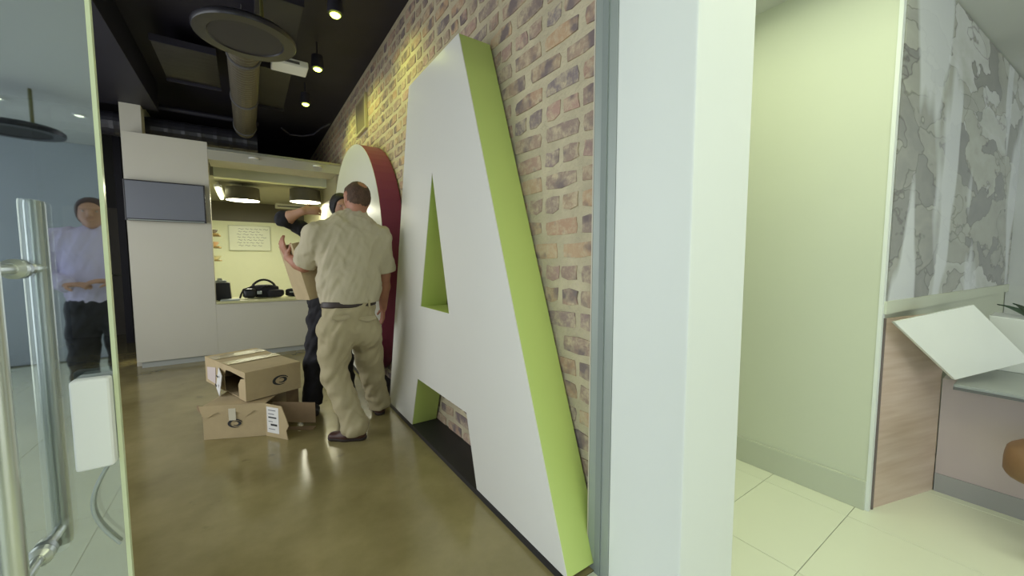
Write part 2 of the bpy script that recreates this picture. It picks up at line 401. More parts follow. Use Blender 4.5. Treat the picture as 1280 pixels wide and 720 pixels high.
struct(MB().hexa([v + Vector((0, 0, 0.99)) for v in [p0 + d01 * 0.02 + nout * 0.002, p1 + nout * 0.002, p1 + nout * 0.02, p0 + d01 * 0.02 + nout * 0.02]],
                 [v + Vector((0, 0, 1.05)) for v in [p0 + d01 * 0.02 + nout * 0.002, p1 + nout * 0.002, p1 + nout * 0.02, p0 + d01 * 0.02 + nout * 0.02]]).build('trim_2', passage_wall))

# pillar between doorway and passage, and the steel door frame on it
struct(MB().box(1.10, 1.445, 0.652, 0.945, 0, 2.67).build('wall_pillar', jamb_white, bevel=0.006))
struct(MB().box(1.2, 1.445, 0.945, 2.3, 0, 2.67).build('wall_pillar_return', passage_wall))
fr = struct(MB().box(1.10, 1.20, 0.946, 1.052, 0, 2.67).build('door_2', frame_grey, bevel=0.003))
MB().box(1.094, 1.10, 0.985, 1.012, 0, 2.6).build('seal', mat('rubber_seal', srgb(132, 140, 136), 0.6), fr)
MB().box(1.10, 1.17, 1.0525, 1.058, 0, 2.67).build('edge_strip', mat('pale_strip', srgb(196, 188, 172), 0.5), fr)
# transom above the doorway
struct(MB().box(-4.1, 1.2, 0.98, 1.06, 2.4, CEIL).build('wall_transom', jamb_white))

# ---- brick wall
wall_r = struct(MB().box(WX, WX + 0.25, 1.06, 10.2, 0, CEIL + 0.1).build('wall_right', mortar))
A_POLY = [(3.328, .0), (2.768, .0), (2.632, .393), (1.879, .393), (1.765, .0), (1.045, .0), (1.932, 2.46), (2.70, 2.46)]
A_HOLE = [(2.314, 1.80), (2.09, 0.93), (2.548, 0.93)]
AX = 0.957
_k = AX / 0.98
A_POLY = [(p[0] * _k, CH + (p[1] - CH) * _k) for p in A_POLY]
A_HOLE = [(p[0] * _k, CH + (p[1] - CH) * _k) for p in A_HOLE]
O_C = (4.47, 1.225); O_R = (1.14, 1.205); O_H = (0.42, 0.5)
def inside(poly, x, y):
    c = False; n = len(poly)
    for i in range(n):
        x1, y1 = poly[i]; x2, y2 = poly[(i + 1) % n]
        if (y1 > y) != (y2 > y) and x < (x2 - x1) * (y - y1) / (y2 - y1) + x1: c = not c
    return c
def hidden_brick(y, z):
    """does a letter in front hide this point of the wall from the doorway"""
    s = AX / WX
    ya, za = y * s, CH + (z - CH) * s
    if inside(A_POLY, ya, za) and not inside(A_HOLE, ya, za): return True
    if inside(A_POLY, y, z) and not inside(A_HOLE, y, z) and ya < y: 
        return True
    if ((ya - O_C[0]) / O_R[0]) ** 2 + ((za - O_C[1]) / O_R[1]) ** 2 < 0.95: return True
    return False
def brick_mesh(L, H):
    """worn brick: bevelled slab with ragged outline, face towards -X"""
    n = 12; pts = []
    corners = [(-L / 2, -H / 2), (0, -H / 2), (L / 2, -H / 2), (L / 2, 0), (L / 2, H / 2), (0, H / 2), (-L / 2, H / 2), (-L / 2, 0)]
    ring0 = []; ring1 = []
    for (a, c) in corners:
        j = 0.008
        rx = a + random.uniform(-j, j) ; rz = c + random.uniform(-j, j)
        if abs(a) > 0 and abs(c) > 0: rx *= 0.955; rz *= 0.88
        ring0.append((0.03, rx * 1.01, rz * 1.02)); ring1.append((-0.004 + random.uniform(-0.002, 0.002), rx * 0.95, rz * 0.9))
    vs = ring0 + ring1 + [(-0.006, 0, 0)]
    k = 8
    fs = [(i, (i + 1) % k, k + (i + 1) % k, k + i) for i in range(k)] + [(k + i, k + (i + 1) % k, 2 * k) for i in range(k)]
    return vs, fs
CO = 0.1035; BL = 0.245
variants = {}
for kind, L in (('full', 0.218), ('half', 0.098)):
    variants[kind] = []
    for q_ in range(8):
        vs, fs = brick_mesh(L, 0.074)
        me = bpy.data.meshes.new('brick_' + kind); me.from_pydata(vs, [], fs); me.materials.append(brick_m)
        bm = bmesh.new(); bm.from_mesh(me); bmesh.ops.recalc_face_normals(bm, faces=bm.faces[:]); bm.to_mesh(me); bm.free()
        variants[kind].append((me, vs, fs))
bricks = []
for r in range(int(CEIL / CO)):
    z = 0.055 + r * CO
    y = 1.075
    header = (r % 4 == 2)
    if r % 2: bricks.append((y + 0.049, z, 'half')); y += 0.123
    while y < 8.5:
        if header or random.random() < 0.08:
            bricks.append((y + 0.049, z, 'half')); y += 0.122
        else:
            bricks.append((y + 0.109, z, 'full')); y += BL
rank = []
for (y, z, kind) in bricks:
    px, py, zz = proj((WX, y, z))
    L = 0.2 if kind == 'full' else 0.1
    a1 = proj((WX, y - L / 2, z))[0]; a2 = proj((WX, y + L / 2, z))[0]
    vis = (0 < px < 745) and (-15 < py < 730) and not hidden_brick(y, z)
    rank.append((abs(a1 - a2) * 0.074 * F / zz if vis else -1.0, y, z, kind))
rank.sort(reverse=True)
rest = MB(); tones = []
for n_, (sc, y, z, kind) in enumerate(rank):
    me, vs, fs = random.choice(variants[kind])
    dy, dz = random.uniform(-.006, .006), random.uniform(-.004, .004)
    if n_ < 298 and sc > 0:
        o = bpy.data.objects.new('brick', me); COL.objects.link(o); o.parent = wall_r
        o.location = (WX, y + dy, z + dz); o.rotation_euler = (random.uniform(-.02, .02), 0, 0)
    else:
        rest.add([(WX + v[0], y + dy + v[1], z + dz + v[2]) for v in vs], fs)
        tones += [random.random()] * len(fs)
ro = rest.build('brick', brick_m, wall_r); ro['kind'] = 'stuff'
at = ro.data.attributes.new('tone', 'FLOAT', 'FACE'); at.data.foreach_set('value', tones)
# flat vent recess high on the brick wall
vt = thing('wall_vent', 'flat beige framed grille high on the yellow lit brick wall', 'vent', (WX - 0.01, 4.72, 2.9))
MB().box(-0.012, 0.004, -0.2, 0.2, -0.17, 0.17).build('backing', mat('vent_back', srgb(138, 124, 96), 0.7), vt)
fm = MB()
for a in ((-0.22, -0.19, -0.19, 0.19), (0.19, 0.22, -0.19, 0.19)): fm.box(-0.024, 0.004, a[0], a[1], a[2], a[3])
for a in ((-0.19, 0.19, -0.19, -0.165), (-0.19, 0.19, 0.165, 0.19)): fm.box(-0.024, 0.004, a[0], a[1], a[2], a[3])
fm.build('frame', mat('vent_frame', srgb(184, 174, 140), 0.6), vt)
# black skirting below the letters
struct(MB().box(AX - 0.004, WX, 1.06, BACK_Y, 0, 0.030).build('baseboard_right', black_skirt))

# ---- dark ceiling, west wall of the corridor
struct(MB().box(-2.7, 1.4, 1.06, 10.2, CEIL, CEIL + 0.12).build('ceiling', black_paint))
struct(MB().box(-2.7, -0.80, 1.1, 6.3, 3.02, CEIL).build('ceiling_bulkhead', dark_panel, bevel=0.004))
struct(MB().box(-2.7, -2.6, 1.06, 1.3, 0, CEIL).box(-2.7, -2.6, 5.3, 10.2, 0, CEIL).box(-2.7, -2.6, 1.3, 5.3, 0, 0.3)
       .box(-2.7, -2.6, 1.3, 5.3, 2.9, CEIL).build('wall_left', dark_grey))
w2 = struct(MB().box(-2.66, -2.62, 1.3, 1.36, 0.3, 2.9).box(-2.66, -2.62, 5.24, 5.3, 0.3, 2.9).box(-2.66, -2.62, 3.27, 3.33, 0.36, 2.84)
            .box(-2.66, -2.62, 1.36, 5.24, 0.3, 0.36).box(-2.66, -2.62, 1.36, 5.24, 2.84, 2.9).build('added_window_2', frame_grey))  # unseen window, added to go with the corridor fill
for y0, y1 in ((1.36, 3.27), (3.33, 5.24)):
    MB().box(-2.645, -2.635, y0, y1, 0.36, 2.84).build('pane', clear_glass, w2)
# far end of the side aisle: dark wall with a door
struct(MB().box(-2.7, -1.1, 9.0, 9.1, 0, CEIL).build('wall_aisle', dark_grey))
dr = struct(MB().box(-2.35, -1.62, 8.96, 9.0, 0, 2.1).build('door_3', mat('aisle_door', srgb(110, 104, 96), 0.5)))
MB().tube([(-1.72, 8.95, 1.0), (-1.72, 8.90, 1.0), (-1.84, 8.90, 1.0)], 0.011, 8).build('door_handle', steel, dr)
struct(MB().box(-1.55, -1.47, 8.0, 8.08, 0, CEIL).build('trim_3', black_paint))

# ---- front of the kitchenette at the end of the corridor
px0, px1 = -1.085, -0.345
struct(MB().box(px0, px1, BACK_Y, BACK_Y + 0.14, 0.07, 2.67).build('wall_back_panel', panel_beige, bevel=0.004))
struct(MB().box(px1, WX, BACK_Y, BACK_Y + 0.14, 0.07, 0.70).build('wall_back', panel_beige, bevel=0.002))
struct(MB().box(px0 + 0.03, WX, BACK_Y + 0.03, BACK_Y + 0.1, 0, 0.07).build('baseboard_back', mat('skirt_blue', srgb(176, 180, 176), 0.4)))
struct(MB().box(-1.12, -0.94, BACK_Y + 0.16, BACK_Y + 0.34, 0, CEIL).build('wall_column', panel_beige))
ct = tag(MB().box(px1 + 0.004, WX - 0.01, BACK_Y - 0.02, BACK_Y + 0.62, 0.702, 0.735).build('countertop', mat('counter_top', srgb(200, 198, 150), 0.3, var=0.03), bevel=0.004),
         'long pale countertop along the serving hatch below the pendant lamps', 'countertop')
# header over the hatch: steel rail, grey fascia, cream beam
struct(MB().box(px1, WX, BACK_Y - 0.01, BACK_Y + 0.05, 2.585, 2.615).build('trim_4', steel))
hd = struct(MB().box(px1, WX, BACK_Y + 0.0, BACK_Y + 0.45, 2.47, 2.585).build('wall_header', mat('header_grey', srgb(170, 168, 154), 0.55)))
for X in (0.12, 0.85):
    MB().lathe((X, BACK_Y - 0.012, 2.535), [(0.055, -0.006), (0.055, 0.012)], 20).build('recessed_ring', plastic_white, hd)
struct(MB().box(px1, WX - 0.06, BACK_Y + 0.9, BACK_Y + 1.05, 2.42, 2.60).build('wall_beam', kitchen_white))
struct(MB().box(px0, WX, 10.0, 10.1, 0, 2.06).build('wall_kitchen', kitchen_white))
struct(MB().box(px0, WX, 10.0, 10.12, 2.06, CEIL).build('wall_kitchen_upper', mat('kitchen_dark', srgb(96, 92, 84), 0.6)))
struct(MB().box(px0 - 0.1, px0, BACK_Y + 0.75, 10.1, 0, CEIL).build('wall_kitchen_left', kitchen_white))
struct(MB().box(WX - 0.06, WX - 0.012, BACK_Y + 0.14, 10.0, 0.735, 2.585).build('wall_kitchen_right', mat('kitchen_side', srgb(170, 164, 132), 0.6)))
struct(MB().box(px0, WX, BACK_Y + 1.05, 10.0, 2.46, 2.6).build('ceiling_kitchen', kitchen_grey))

# ================================================================== GLASS ENTRANCE DOOR
gd = thing('glass_door', 'frameless reflective glass door with steel bar handles and white lock', 'door', (-0.70, DOOR_Y, 0))
EX = -0.208
def g(m): return m
gb = MB().box(-0.60, EX + 0.70 - 0.006, -0.006, 0.006, 0.01, 2.38)
gb.build('pane', door_glass, gd)
MB().box(EX + 0.70 - 0.006, EX + 0.70, -0.0062, 0.0062, 0.01, 2.38).build('polished_edge', glass_edge, gd)
HX = -0.318 + 0.70
for s, nm in ((-1, 'handle'), (1, 'handle')):
    Yb = -0.096 if s < 0 else 0.062
    h = MB().tube([(HX, Yb, 0.70), (HX, Yb, 0.72), (HX, Yb, 1.352), (HX, Yb, 1.358)], [0.0128, 0.0138, 0.0138, 0.0128], 24).build(nm, steel, gd, smooth=True)
    for zz in (1.235, 0.735):
        MB().tube([(HX, Yb, zz), (HX, s * 0.022, zz)], 0.0085, 16).build('standoff', steel, h, smooth=True)
        MB().tube([(HX, s * 0.0065, zz), (HX, s * 0.018, zz), (HX, s * 0.026, zz)], [0.017, 0.0165, 0.010], 20).build('rosette', steel, h, smooth=True)
lk = MB().box(EX + 0.70 - 0.056, EX + 0.70 - 0.006, -0.034, -0.0065, 0.876, 1.040).build('lock_box', plastic_white, gd, bevel=0.007, seg=3, smooth=True)
MB().box(EX + 0.70 - 0.060, EX + 0.70 - 0.008, 0.0065, 0.032, 0.895, 1.048).build('lock_plate', frame_grey, gd, bevel=0.004)
pts = []
for k in range(17):
    a = PI * k / 16
    pts.append((EX + 0.70 - 0.012 - 0.032 * math.sin(a), -0.012 , 0.885 - 0.17 * k / 16))
MB().tube(pts, 0.0028, 8).build('cable', frame_grey, lk if False else gd, smooth=True)
MB().box(-0.60, EX + 0.70, -0.02, 0.02, 0.01, 0.09).build('bottom_rail', steel, gd, bevel=0.004)
# fixed pane left of the door
fp = struct(MB().box(-4.0, -1.32, DOOR_Y - 0.006, DOOR_Y + 0.006, 0.01, 2.4).build('window_3', door_glass))

# ================================================================== LETTERS
def letter(name, outer, holes, x_face, x_back, m_face, m_side, label, loc):
    root = thing(name, label, 'letter', loc)
    def shape(nm, xa, xb, material, inset):
        bm = bmesh.new(); es = []
        loops = []
        for lp in [outer] + holes:
            vs = [bm.verts.new((xa - loc[0], p[0] - loc[1], p[1] - loc[2])) for p in lp]
            loops.append(vs)
            for i in range(len(vs)): es.append(bm.edges.new((vs[i], vs[(i + 1) % len(vs)])))
        bmesh.ops.triangle_fill(bm, edges=es, use_beauty=True, use_dissolve=False)
        ret = bmesh.ops.extrude_face_region(bm, geom=bm.faces[:])
        for v in [q for q in ret['geom'] if isinstance(q, bmesh.types.BMVert)]: v.co.x += xb - xa
        bmesh.ops.recalc_face_normals(bm, faces=bm.faces[:])
        me = bpy.data.meshes.new(nm); bm.to_mesh(me); bm.free()
        return link(nm, me, material, root)
    shape('face_panel', x_face, x_face + 0.004, m_face, 0)
    shape('side_return', x_face + 0.004, x_back, m_side, 0)
    return root
A_side = [(p[0], max(p[1], 0.032)) for p in A_POLY]
letter('letter_sign', A_side, [A_HOLE], AX, WX - 0.016, letter_white, letter_green,
       'giant white letter A with lime green sides against the brick wall', (AX, 2.2, 0.032))
def ell(c, r, n, e=2.15):
    out = []
    for k in range(n):
        a = 2 * PI * k / n; ca, sa = math.cos(a), math.sin(a)
        out.append((c[0] + r[0] * math.copysign(abs(ca) ** (2 / e), ca), c[1] + r[1] * math.copysign(abs(sa) ** (2 / e), sa)))
    return out
O_pts = [(p[0], max(p[1], 0.032)) for p in ell((O_C[0], O_C[1] + 0.02), O_R, 72)]
op2 = []
for p in O_pts:
    if not op2 or (abs(p[0] - op2[-1][0]) + abs(p[1] - op2[-1][1])) > 1e-4: op2.append(p)
letter('letter_sign', op2, [ell(O_C, O_H, 40, 2.0)], AX, WX - 0.016, letter_white, letter_red,
       'giant rounded white letter O with crimson sides behind the man', (AX, 4.5, 0.032))

# ================================================================== CEILING FITTINGS
def disc_lamp(loc, r, label, rod_top, lit=False):
    t = thing('disc_lamp', label, 'lamp', loc)
    MB().lathe((0, 0, 0), [(r * 0.70, 0.012), (r * 0.74, 0.0), (r * 0.98, 0.0), (r, 0.012), (r, 0.03), (r * 0.93, 0.05), (r * 0.3, 0.085), (0.03, 0.09)], 56).build('rim', mat('gloss_black', (0.014, 0.013, 0.018), 0.3), t, smooth=True)
    MB().lathe((0, 0, 0), [(0.01, 0.007), (r * 0.715, 0.007), (r * 0.715, 0.011), (0.01, 0.0115)], 48).build('diffuser', mat('dull_diffuser', srgb(46, 43, 44), 0.6), t, smooth=True)
    MB().tube([(r * .32, 0, 0.06), (r * .32, 0, rod_top - loc[2])], 0.012, 10).build('rod', mat('rod_brass', srgb(120, 118, 70), 0.4, metal=0.6), t)
    return t
dc = ony(308, 50, 3.3)
disc_lamp(tuple(dc), 0.30, 'round black disc lamp hanging under the silver duct', CEIL)
# spiral duct
du = thing('spiral_duct', 'silver grey spiral air duct under the black ceiling', 'duct', (0.045, 3.75, 2.96))
m = MB(); n = 90; ptsd = []; rsd = []
for k in range(n + 1):
    ptsd.append((0, 2.5 * k / n, 0)); rsd.append(0.118 if k % 2 else 0.112)
m.tube(ptsd, rsd, 24); m.build('pipe', duct_metal, du)
for yy in (0.25, 1.3, 2.35):
    MB().lathe((0, 0, 0), [(0.12, -0.015), (0.126, -0.012), (0.126, 0.012), (0.12, 0.015)], 24).build('clamp_band', dark_grey, du).matrix_local = Matrix.Translation((0, yy, 0)) @ Matrix.Rotation(PI / 2, 4, 'X')
    MB().tube([(0, yy, 0.12), (0, yy, CEIL - 2.96)], 0.006, 8).build('hanger', dark_grey, du)
# black cross duct above the panel
cd = thing('cross_duct', 'fat black duct running across above the beige panel', 'duct', (-0.8, 6.53, 2.86))
m = MB(); m.tube([(-1.7 + 0.04 * k, 0, 0) for k in range(0, 68)], [0.135 if k % 4 else 0.143 for k in range(0, 68)], 20); m.build('pipe', mat('duct_black', (0.03, 0.03, 0.04), 0.4, var=0.2), cd)
MB().tube([(-1.7, -0.1, 0.25), (1.0, -0.1, 0.25)], 0.03, 12).build('conduit', black_paint, cd)
# suspended dark panels
for (xa, xb, ya, yb, zz, lb) in ((0.12, 0.42, 3.3, 4.35, 3.12, 'dark grey raft panel beside the first downlight'),
                                 (0.16, 0.44, 4.45, 5.6, 3.10, 'dark grey raft panel beside the farthest downlight'),
                                 (-0.62, -0.16, 4.6, 5.5, 3.16, 'dark metal raft panel left of the silver duct')):
    t = thing('ceiling_raft', lb, 'panel', ((xa + xb) / 2, (ya + yb) / 2, zz))
    hx, hy = (xb - xa) / 2, (yb - ya) / 2
    MB().box(-hx, hx, -hy, hy, 0, 0.025).build('board', mat('raft_grey', (0.03, 0.028, 0.03), 0.5, var=0.3, scale=3) if xa > 0 else mat('raft_metal', (0.05, 0.045, 0.04), 0.4, metal=0.5, var=0.5, scale=5, stretch=(1, 4, 1)), t, bevel=0.003)
    for e_ in (-hy - 0.012, hy): MB().box(-hx, hx, e_, e_ + 0.012, -0.03, 0.03).build('lip', black_paint, t)
    for sx in (-1, 1):
        MB().tube([(sx * hx * .8, 0, 0.02), (sx * hx * .8, 0, CEIL - zz)], 0.004, 6).build('hanger', dark_grey, t)
# downlights
names = ['bright yellow downlight nearest the disc lamp', 'bright yellow downlight beside the white ceiling unit', 'bright yellow downlight nearest the kitchenette']
for k, (x, y) in enumerate(((419, 18), (397, 86), (382, 130))):
    p = onz(x, y, 3.1)
    t = thing('downlight', names[k], 'downlight', tuple(p), 'downlights along the brick wall')
    MB().lathe((0, 0, 0), [(0.042, 0.0), (0.055, 0.0), (0.058, 0.02), (0.05, 0.12), (0.02, 0.135)], 24).build('can', black_paint, t, smooth=True)
    MB().lathe((0, 0, -0.006), [(0.004, -0.020), (0.028, -0.012), (0.038, 0.0), (0.022, 0.012)], 20).build('bulb', bulb_glow, t, smooth=True)
    MB().tube([(0, 0, 0.13), (0, 0, CEIL - 3.1)], 0.008, 8).build('stem', black_paint, t)
    d = bpy.data.lights.new('downlight_beam', 'SPOT'); d.energy = 36; d.color = (0.86, 0.95, 0.16); d.spot_size = math.radians(130); d.spot_blend = 0.8; d.shadow_soft_size = 0.03
    o = bpy.data.objects.new('downlight_beam', d); COL.objects.link(o); o.parent = t; o.location = (0, 0, -0.02); o.rotation_euler = (0, math.radians(-34), 0)
# white ceiling unit
cu = thing('ceiling_unit', 'small white ceiling unit between duct and downlights', 'ceiling unit', tuple(onz(362, 87, 2.95)))
MB().box(-0.14, 0.14, -0.10, 0.10, 0, 0.06).build('housing', plastic_white, cu, bevel=0.012)
MB().box(-0.10, 0.07, -0.104, -0.099, 0.02, 0.04).build('louvre', dark_grey, cu)
MB().tube([(0, 0, 0.06), (0, 0, CEIL - 2.95)], 0.012, 8).build('stem', black_paint, cu)
# loose black cable
tag(MB().tube([onz(x, y, 3.0) for x, y in ((352, 160), (362, 168), (378, 170), (392, 168), (402, 160), (412, 155))], 0.011, 8).build('ceiling_cable', black_paint, smooth=True),
    'loose black cable sagging below the dark ceiling by the brick wall', 'cable')

# ================================================================== TELEVISION
tv = thing('television', 'slim wall television with blank grey screen on beige panel', 'television', (-0.73, BACK_Y - 0.05, 1.93))
MB().box(-0.36, 0.345, -0.02, 0.03, -0.24, 0.21).build('bezel', tv_bezel, tv, bevel=0.005)
MB().box(-0.345, 0.33, -0.0225, -0.02, -0.215, 0.195).build('screen', tv_screen, tv)
MB().box(-0.34, 0.325, -0.0215, -0.0199, -0.236, -0.226).build('trim_strip', frame_grey, tv)
MB().box(-0.12, 0.12, 0.03, 0.049, -0.1, 0.1).build('mount', black_paint, tv)

# ================================================================== KITCHENETTE
def pendant(px, py, Y, label, hx=0.235):
    p = ony(px, py, Y)
    t = thing('pendant_lamp', label, 'lamp', tuple(p), 'drum pendant lamps over the counter')
    MB().lathe((0, 0, 0), [(hx, 0.0), (hx * .96, 0.20), (hx * .93, 0.20), (hx * .97, 0.0)], 40, closed=True).build('shade', shade_m, t, smooth=True)
    MB().lathe((0, 0, 0.004), [(0.01, 0.0), (hx * .95, 0.0), (hx * .95, 0.01), (0.01, 0.012)], 40).build('diffuser', lamp_glow, t, smooth=True)
    MB().lathe((0, 0, 0.185), [(0.01, 0.0), (hx * .93, 0.0), (hx * .93, 0.01), (0.01, 0.01)], 40).build('shade_top', shade_m, t)
    MB().tube([(0, 0, 0.19), (0, 0, 2.46 - p.z)], 0.005, 6).build('cord', black_paint, t)
    d = bpy.data.lights.new('pendant_light', 'AREA'); d.shape = 'DISK'; d.size = 0.4; d.energy = 16; d.color = (1.0, 0.98, 0.78)
    o = bpy.data.objects.new('pendant_light', d); COL.objects.link(o); o.parent = t; o.location = (0, 0, -0.012)
    return t
pendant(304, 251, 7.6, 'drum pendant lamp with glowing base beside the fluorescent tube')
pendant(382, 253, 7.3, 'drum pendant lamp with glowing base beside the raised arm')
# fluorescent fitting
ft = thing('fluorescent_lamp', 'glowing fluorescent tube lamp on the kitchenette ceiling', 'lamp', tuple(ony(275, 243, 8.0)))
MB().box(-0.05, 0.05, -0.55, 0.55, 0.035, 0.07).build('tray', plastic_white, ft)
MB().tube([(0, -0.55, 0.012), (0, 0.55, 0.012)], 0.03, 12).build('tube', tube_glow, ft)
for yy in (-0.4, 0.4): MB().tube([(0, yy, 0.06), (0, yy, 2.46 - ft.location.z)], 0.006, 6).build('hanger', plastic_white, ft)
area('fluorescent_light', tuple(ft.location + Vector((0.35, 0.4, 0))), (0, 0, 0), 0.4, 1.2, 20, (1.0, 1.0, 0.80))
# whiteboard with handwriting
wb0 = ony(286, 282, 9.99); wb1 = ony(338, 313, 9.99)
wb = thing('whiteboard', 'whiteboard with lines of handwriting on the kitchenette wall', 'whiteboard', ((wb0.x + wb1.x) / 2, 9.99, wb1.z))
bw = (wb1.x - wb0.x) / 2; bh = wb0.z - wb1.z
MB().box(-bw, bw, -0.015, 0.0, 0, bh).build('board', mat('board_white', srgb(222, 226, 206), 0.3), wb)
fb = MB(); fb.box(-bw - .015, -bw, -.02, 0, -.015, bh + .015); fb.box(bw, bw + .015, -.02, 0, -.015, bh + .015); fb.box(-bw, bw, -.02, 0, -.015, 0); fb.box(-bw, bw, -.02, 0, bh, bh + .015)
fb.build('frame', mat('board_frame', srgb(190, 194, 170), 0.4), wb)
hw = MB()
for r in range(7):
    zz = bh * (0.88 - 0.115 * r); x = -bw * 0.65 + random.uniform(0, .03)
    while x < bw * random.uniform(0.45, 0.85):
        L = random.uniform(0.03, 0.11)
        hw.tube([(x, -0.016, zz), (x + L * .3, -0.016, zz + .012), (x + L * .6, -0.016, zz - .008), (x + L, -0.016, zz + .004)], 0.0035, 4); x += L + 0.025
hw.build('handwriting', mat('marker_blue', srgb(92, 96, 110), 0.7), wb)['kind'] = 'stuff'
# shelf rack at the left edge of the hatch
sh = thing('wall_shelf', 'narrow wooden wall shelf at the edge of the serving hatch', 'shelf', (-0.46, 8.0, 1.25))
MB().box(-0.08, -0.06, -0.35, 0.35, -0.05, 0.62).build('back_board', mat('shelf_wood', srgb(150, 128, 74), 0.6), sh)
for zz in (0.0, 0.22, 0.42): MB().box(-0.06, 0.1, -0.35, 0.35, zz - 0.02, zz).build('shelf_board', MATS['shelf_wood'], sh)
struct(MB().box(-0.62, -0.541, 7.6, 8.4, 0, 2.46).build('wall_shelf_side', kitchen_white))
def bowl(loc, r, h, m, label, grp=None):
    return_ = MB().lathe((0, 0, 0), [(r * .45, 0.0), (r * .8, h * .45), (r, h), (r * .94, h), (r * .74, h * .5), (r * .38, 0.02)], 28).build('bowl', m, smooth=True)
    return_.location = loc; tag(return_, label, 'bowl', grp); return return_
bowl((-0.44, 7.8, 1.25), 0.1, 0.07, kitchen_white, 'white bowl on the lowest board of the wall shelf')
bowl((-0.45, 7.85, 1.47), 0.085, 0.07, mat('bowl_pink', srgb(190, 160, 130), 0.4), 'tan bowl on the middle board of the wall shelf')
bowl((-0.45, 7.8, 1.67), 0.08, 0.06, dark_grey, 'dark bowl on the top board of the wall shelf')
# black bin on the counter
p = ony(279, 370, BACK_Y + 0.25)
bn = thing('black_canister', 'square black canister with lid on the countertop', 'canister', (p.x, BACK_Y + 0.25, 0.735)); bn.scale = (1.4, 1.3, 1.12)
MB().hexa([(-.055, -.07, 0), (.065, -.07, 0), (.065, .07, 0), (-.055, .07, 0)], [(-.065, -.08, .2), (.055, -.08, .2), (.055, .08, .2), (-.065, .08, .2)]).build('body', mat('plastic_black', (0.012, 0.012, 0.014), 0.3), bn, bevel=0.006)
MB().box(-.05, .03, -.05, .05, .2, .225).build('lid', frame_grey, bn, bevel=0.004)
MB().tube([(-.02, 0, .222), (-.02, 0, .25)], [0.022, 0.016], 14).build('knob', frame_grey, bn)
# silver laptop-like tray on the counter front
ty = MB().box(-0.1, 0.1, -0.07, 0.07, 0, 0.018).build('flat_tray', frame_grey, bevel=0.004); ty.location = (-0.20, BACK_Y + 0.06, 0.735)
tag(ty, 'flat grey tray on the countertop in front of the black canister', 'tray')
# black bag with arched handle and cables
bg = thing('black_bag', 'soft black equipment bag with arched handle on the countertop', 'bag', (0.17, BACK_Y + 0.28, 0.735)); bg.scale = (1.35, 1.2, 1.2)
def lump(name, c, r, seed, m, parent, amp=0.12):
    bm = bmesh.new(); bmesh.ops.create_icosphere(bm, subdivisions=3, radius=1.0)
    for v in bm.verts:
        nn = mnoise.noise(v.co * 1.7 + Vector((seed, seed * 2, 0)))
        k = 1 + amp * nn
        e = 0.6
        co = Vector([math.copysign(abs(q) ** e, q) for q in v.co]) * 0.8 * k
        v.co = Vector((c[0] + co.x * r[0], c[1] + co.y * r[1], c[2] + co.z * r[2]))
    me = bpy.data.meshes.new(name); bm.to_mesh(me); bm.free()
    return link(name, me, m, parent, True)
lump('body', (0, 0, .075), (.17, .1, .09), 1.0, black_cloth, bg)
lump('side_pocket', (-.12, -.08, .06), (.07, .05, .065), 3.0, MATS['plastic_black'], bg)
lump('side_pocket', (.1, -.09, .05), (.09, .05, .055), 5.0, black_cloth, bg)
MB().tube([(-.10 + .2 * k / 12, -.03, .12 + .085 * math.sin(PI * k / 12) ** .6) for k in range(13)], 0.012, 10).build('handle', MATS['plastic_black'], bg, smooth=True)
MB().box(-.06, -.02, -.142, -.128, .05, .085).build('buckle', frame_grey, bg, bevel=0.004)
cbl = MB().tube([(-.20, -.05, .012), (-.19, -.08, .05), (-.17, -.02, .1), (-.10, -.04, .13), (-.04, -.06, .10), (.02, -.10, .14)], 0.009, 8).build('strap', black_cloth, bg, smooth=True)
b2 = thing('black_pouch', 'small black pouch beside the bag on the countertop', 'pouch', (0.52, BACK_Y + 0.26, 0.735))
lump('body', (0, 0, .06), (.12, .08, .07), 9.0, black_cloth, b2); MB().box(-.05, .05, -.075, -.06, .06, .075).build('zip', frame_grey, b2)
# white wall heater/air unit at the back
ac = thing('wall_air_unit', 'white wall air unit behind the pendant lamps', 'air unit', tuple(ony(368, 255, 9.8)))
MB().box(-.36, .36, -.1, .19, -.11, .13).build('housing', plastic_white, ac, bevel=0.02)
MB().box(-.33, .33, -.105, -.099, -.09, -.07).build('louvre', dark_grey, ac)
# wall sconce glow behind the man at the letter
# ================================================================== SIDE PASSAGE FURNITURE
wp = thing('wood_panel', 'low pale wood end panel standing against the mural wall', 'panel', (2.535, 0.49, 0))
A_, B_ = Vector((2.533, 0.500, 0)), Vector((3.03, 0.357, 0)); 
def rel(v, r): return Vector(v) - Vector(r.location)
bt = [A_, B_, B_ + Vector((0.005, 0.05, 0)), A_ + Vector((0.03, 0.004, 0))]
MB().hexa([rel(v, wp) for v in bt], [rel(v, wp) + Vector((0, 0, 0.965)) for v in bt]).build('board', wood_pale, wp)
bt2 = [A_ + Vector((-.004, -.004, 0)), A_ + Vector((.008, -.008, 0)), A_ + Vector((.012, .002, 0)), A_ + Vector((0, .006, 0))]
MB().hexa([rel(v, wp) for v in bt2], [rel(v, wp) + Vector((0, 0, 0.968)) for v in bt2]).build('edge_strip', mat('panel_edge', srgb(112, 100, 96), 0.5), wp)
dk = thing('low_desk', 'low grey topped desk with lilac beige front beside the wood panel', 'desk', (3.03, -0.2, 0))
MB().box(0, 0.7, -0.75, 0.553, 0, 0.62).build('body', desk_lilac, dk)
MB().box(-0.006, 0, -0.75, 0.553, 0.0, 0.10).build('kickplate', mat('kick_grey', srgb(160, 158, 156), 0.4), dk)
MB().box(-0.23, 0.7, -0.75, 0.49, 0.622, 0.65).build('top', desk_grey, dk, bevel=0.003)
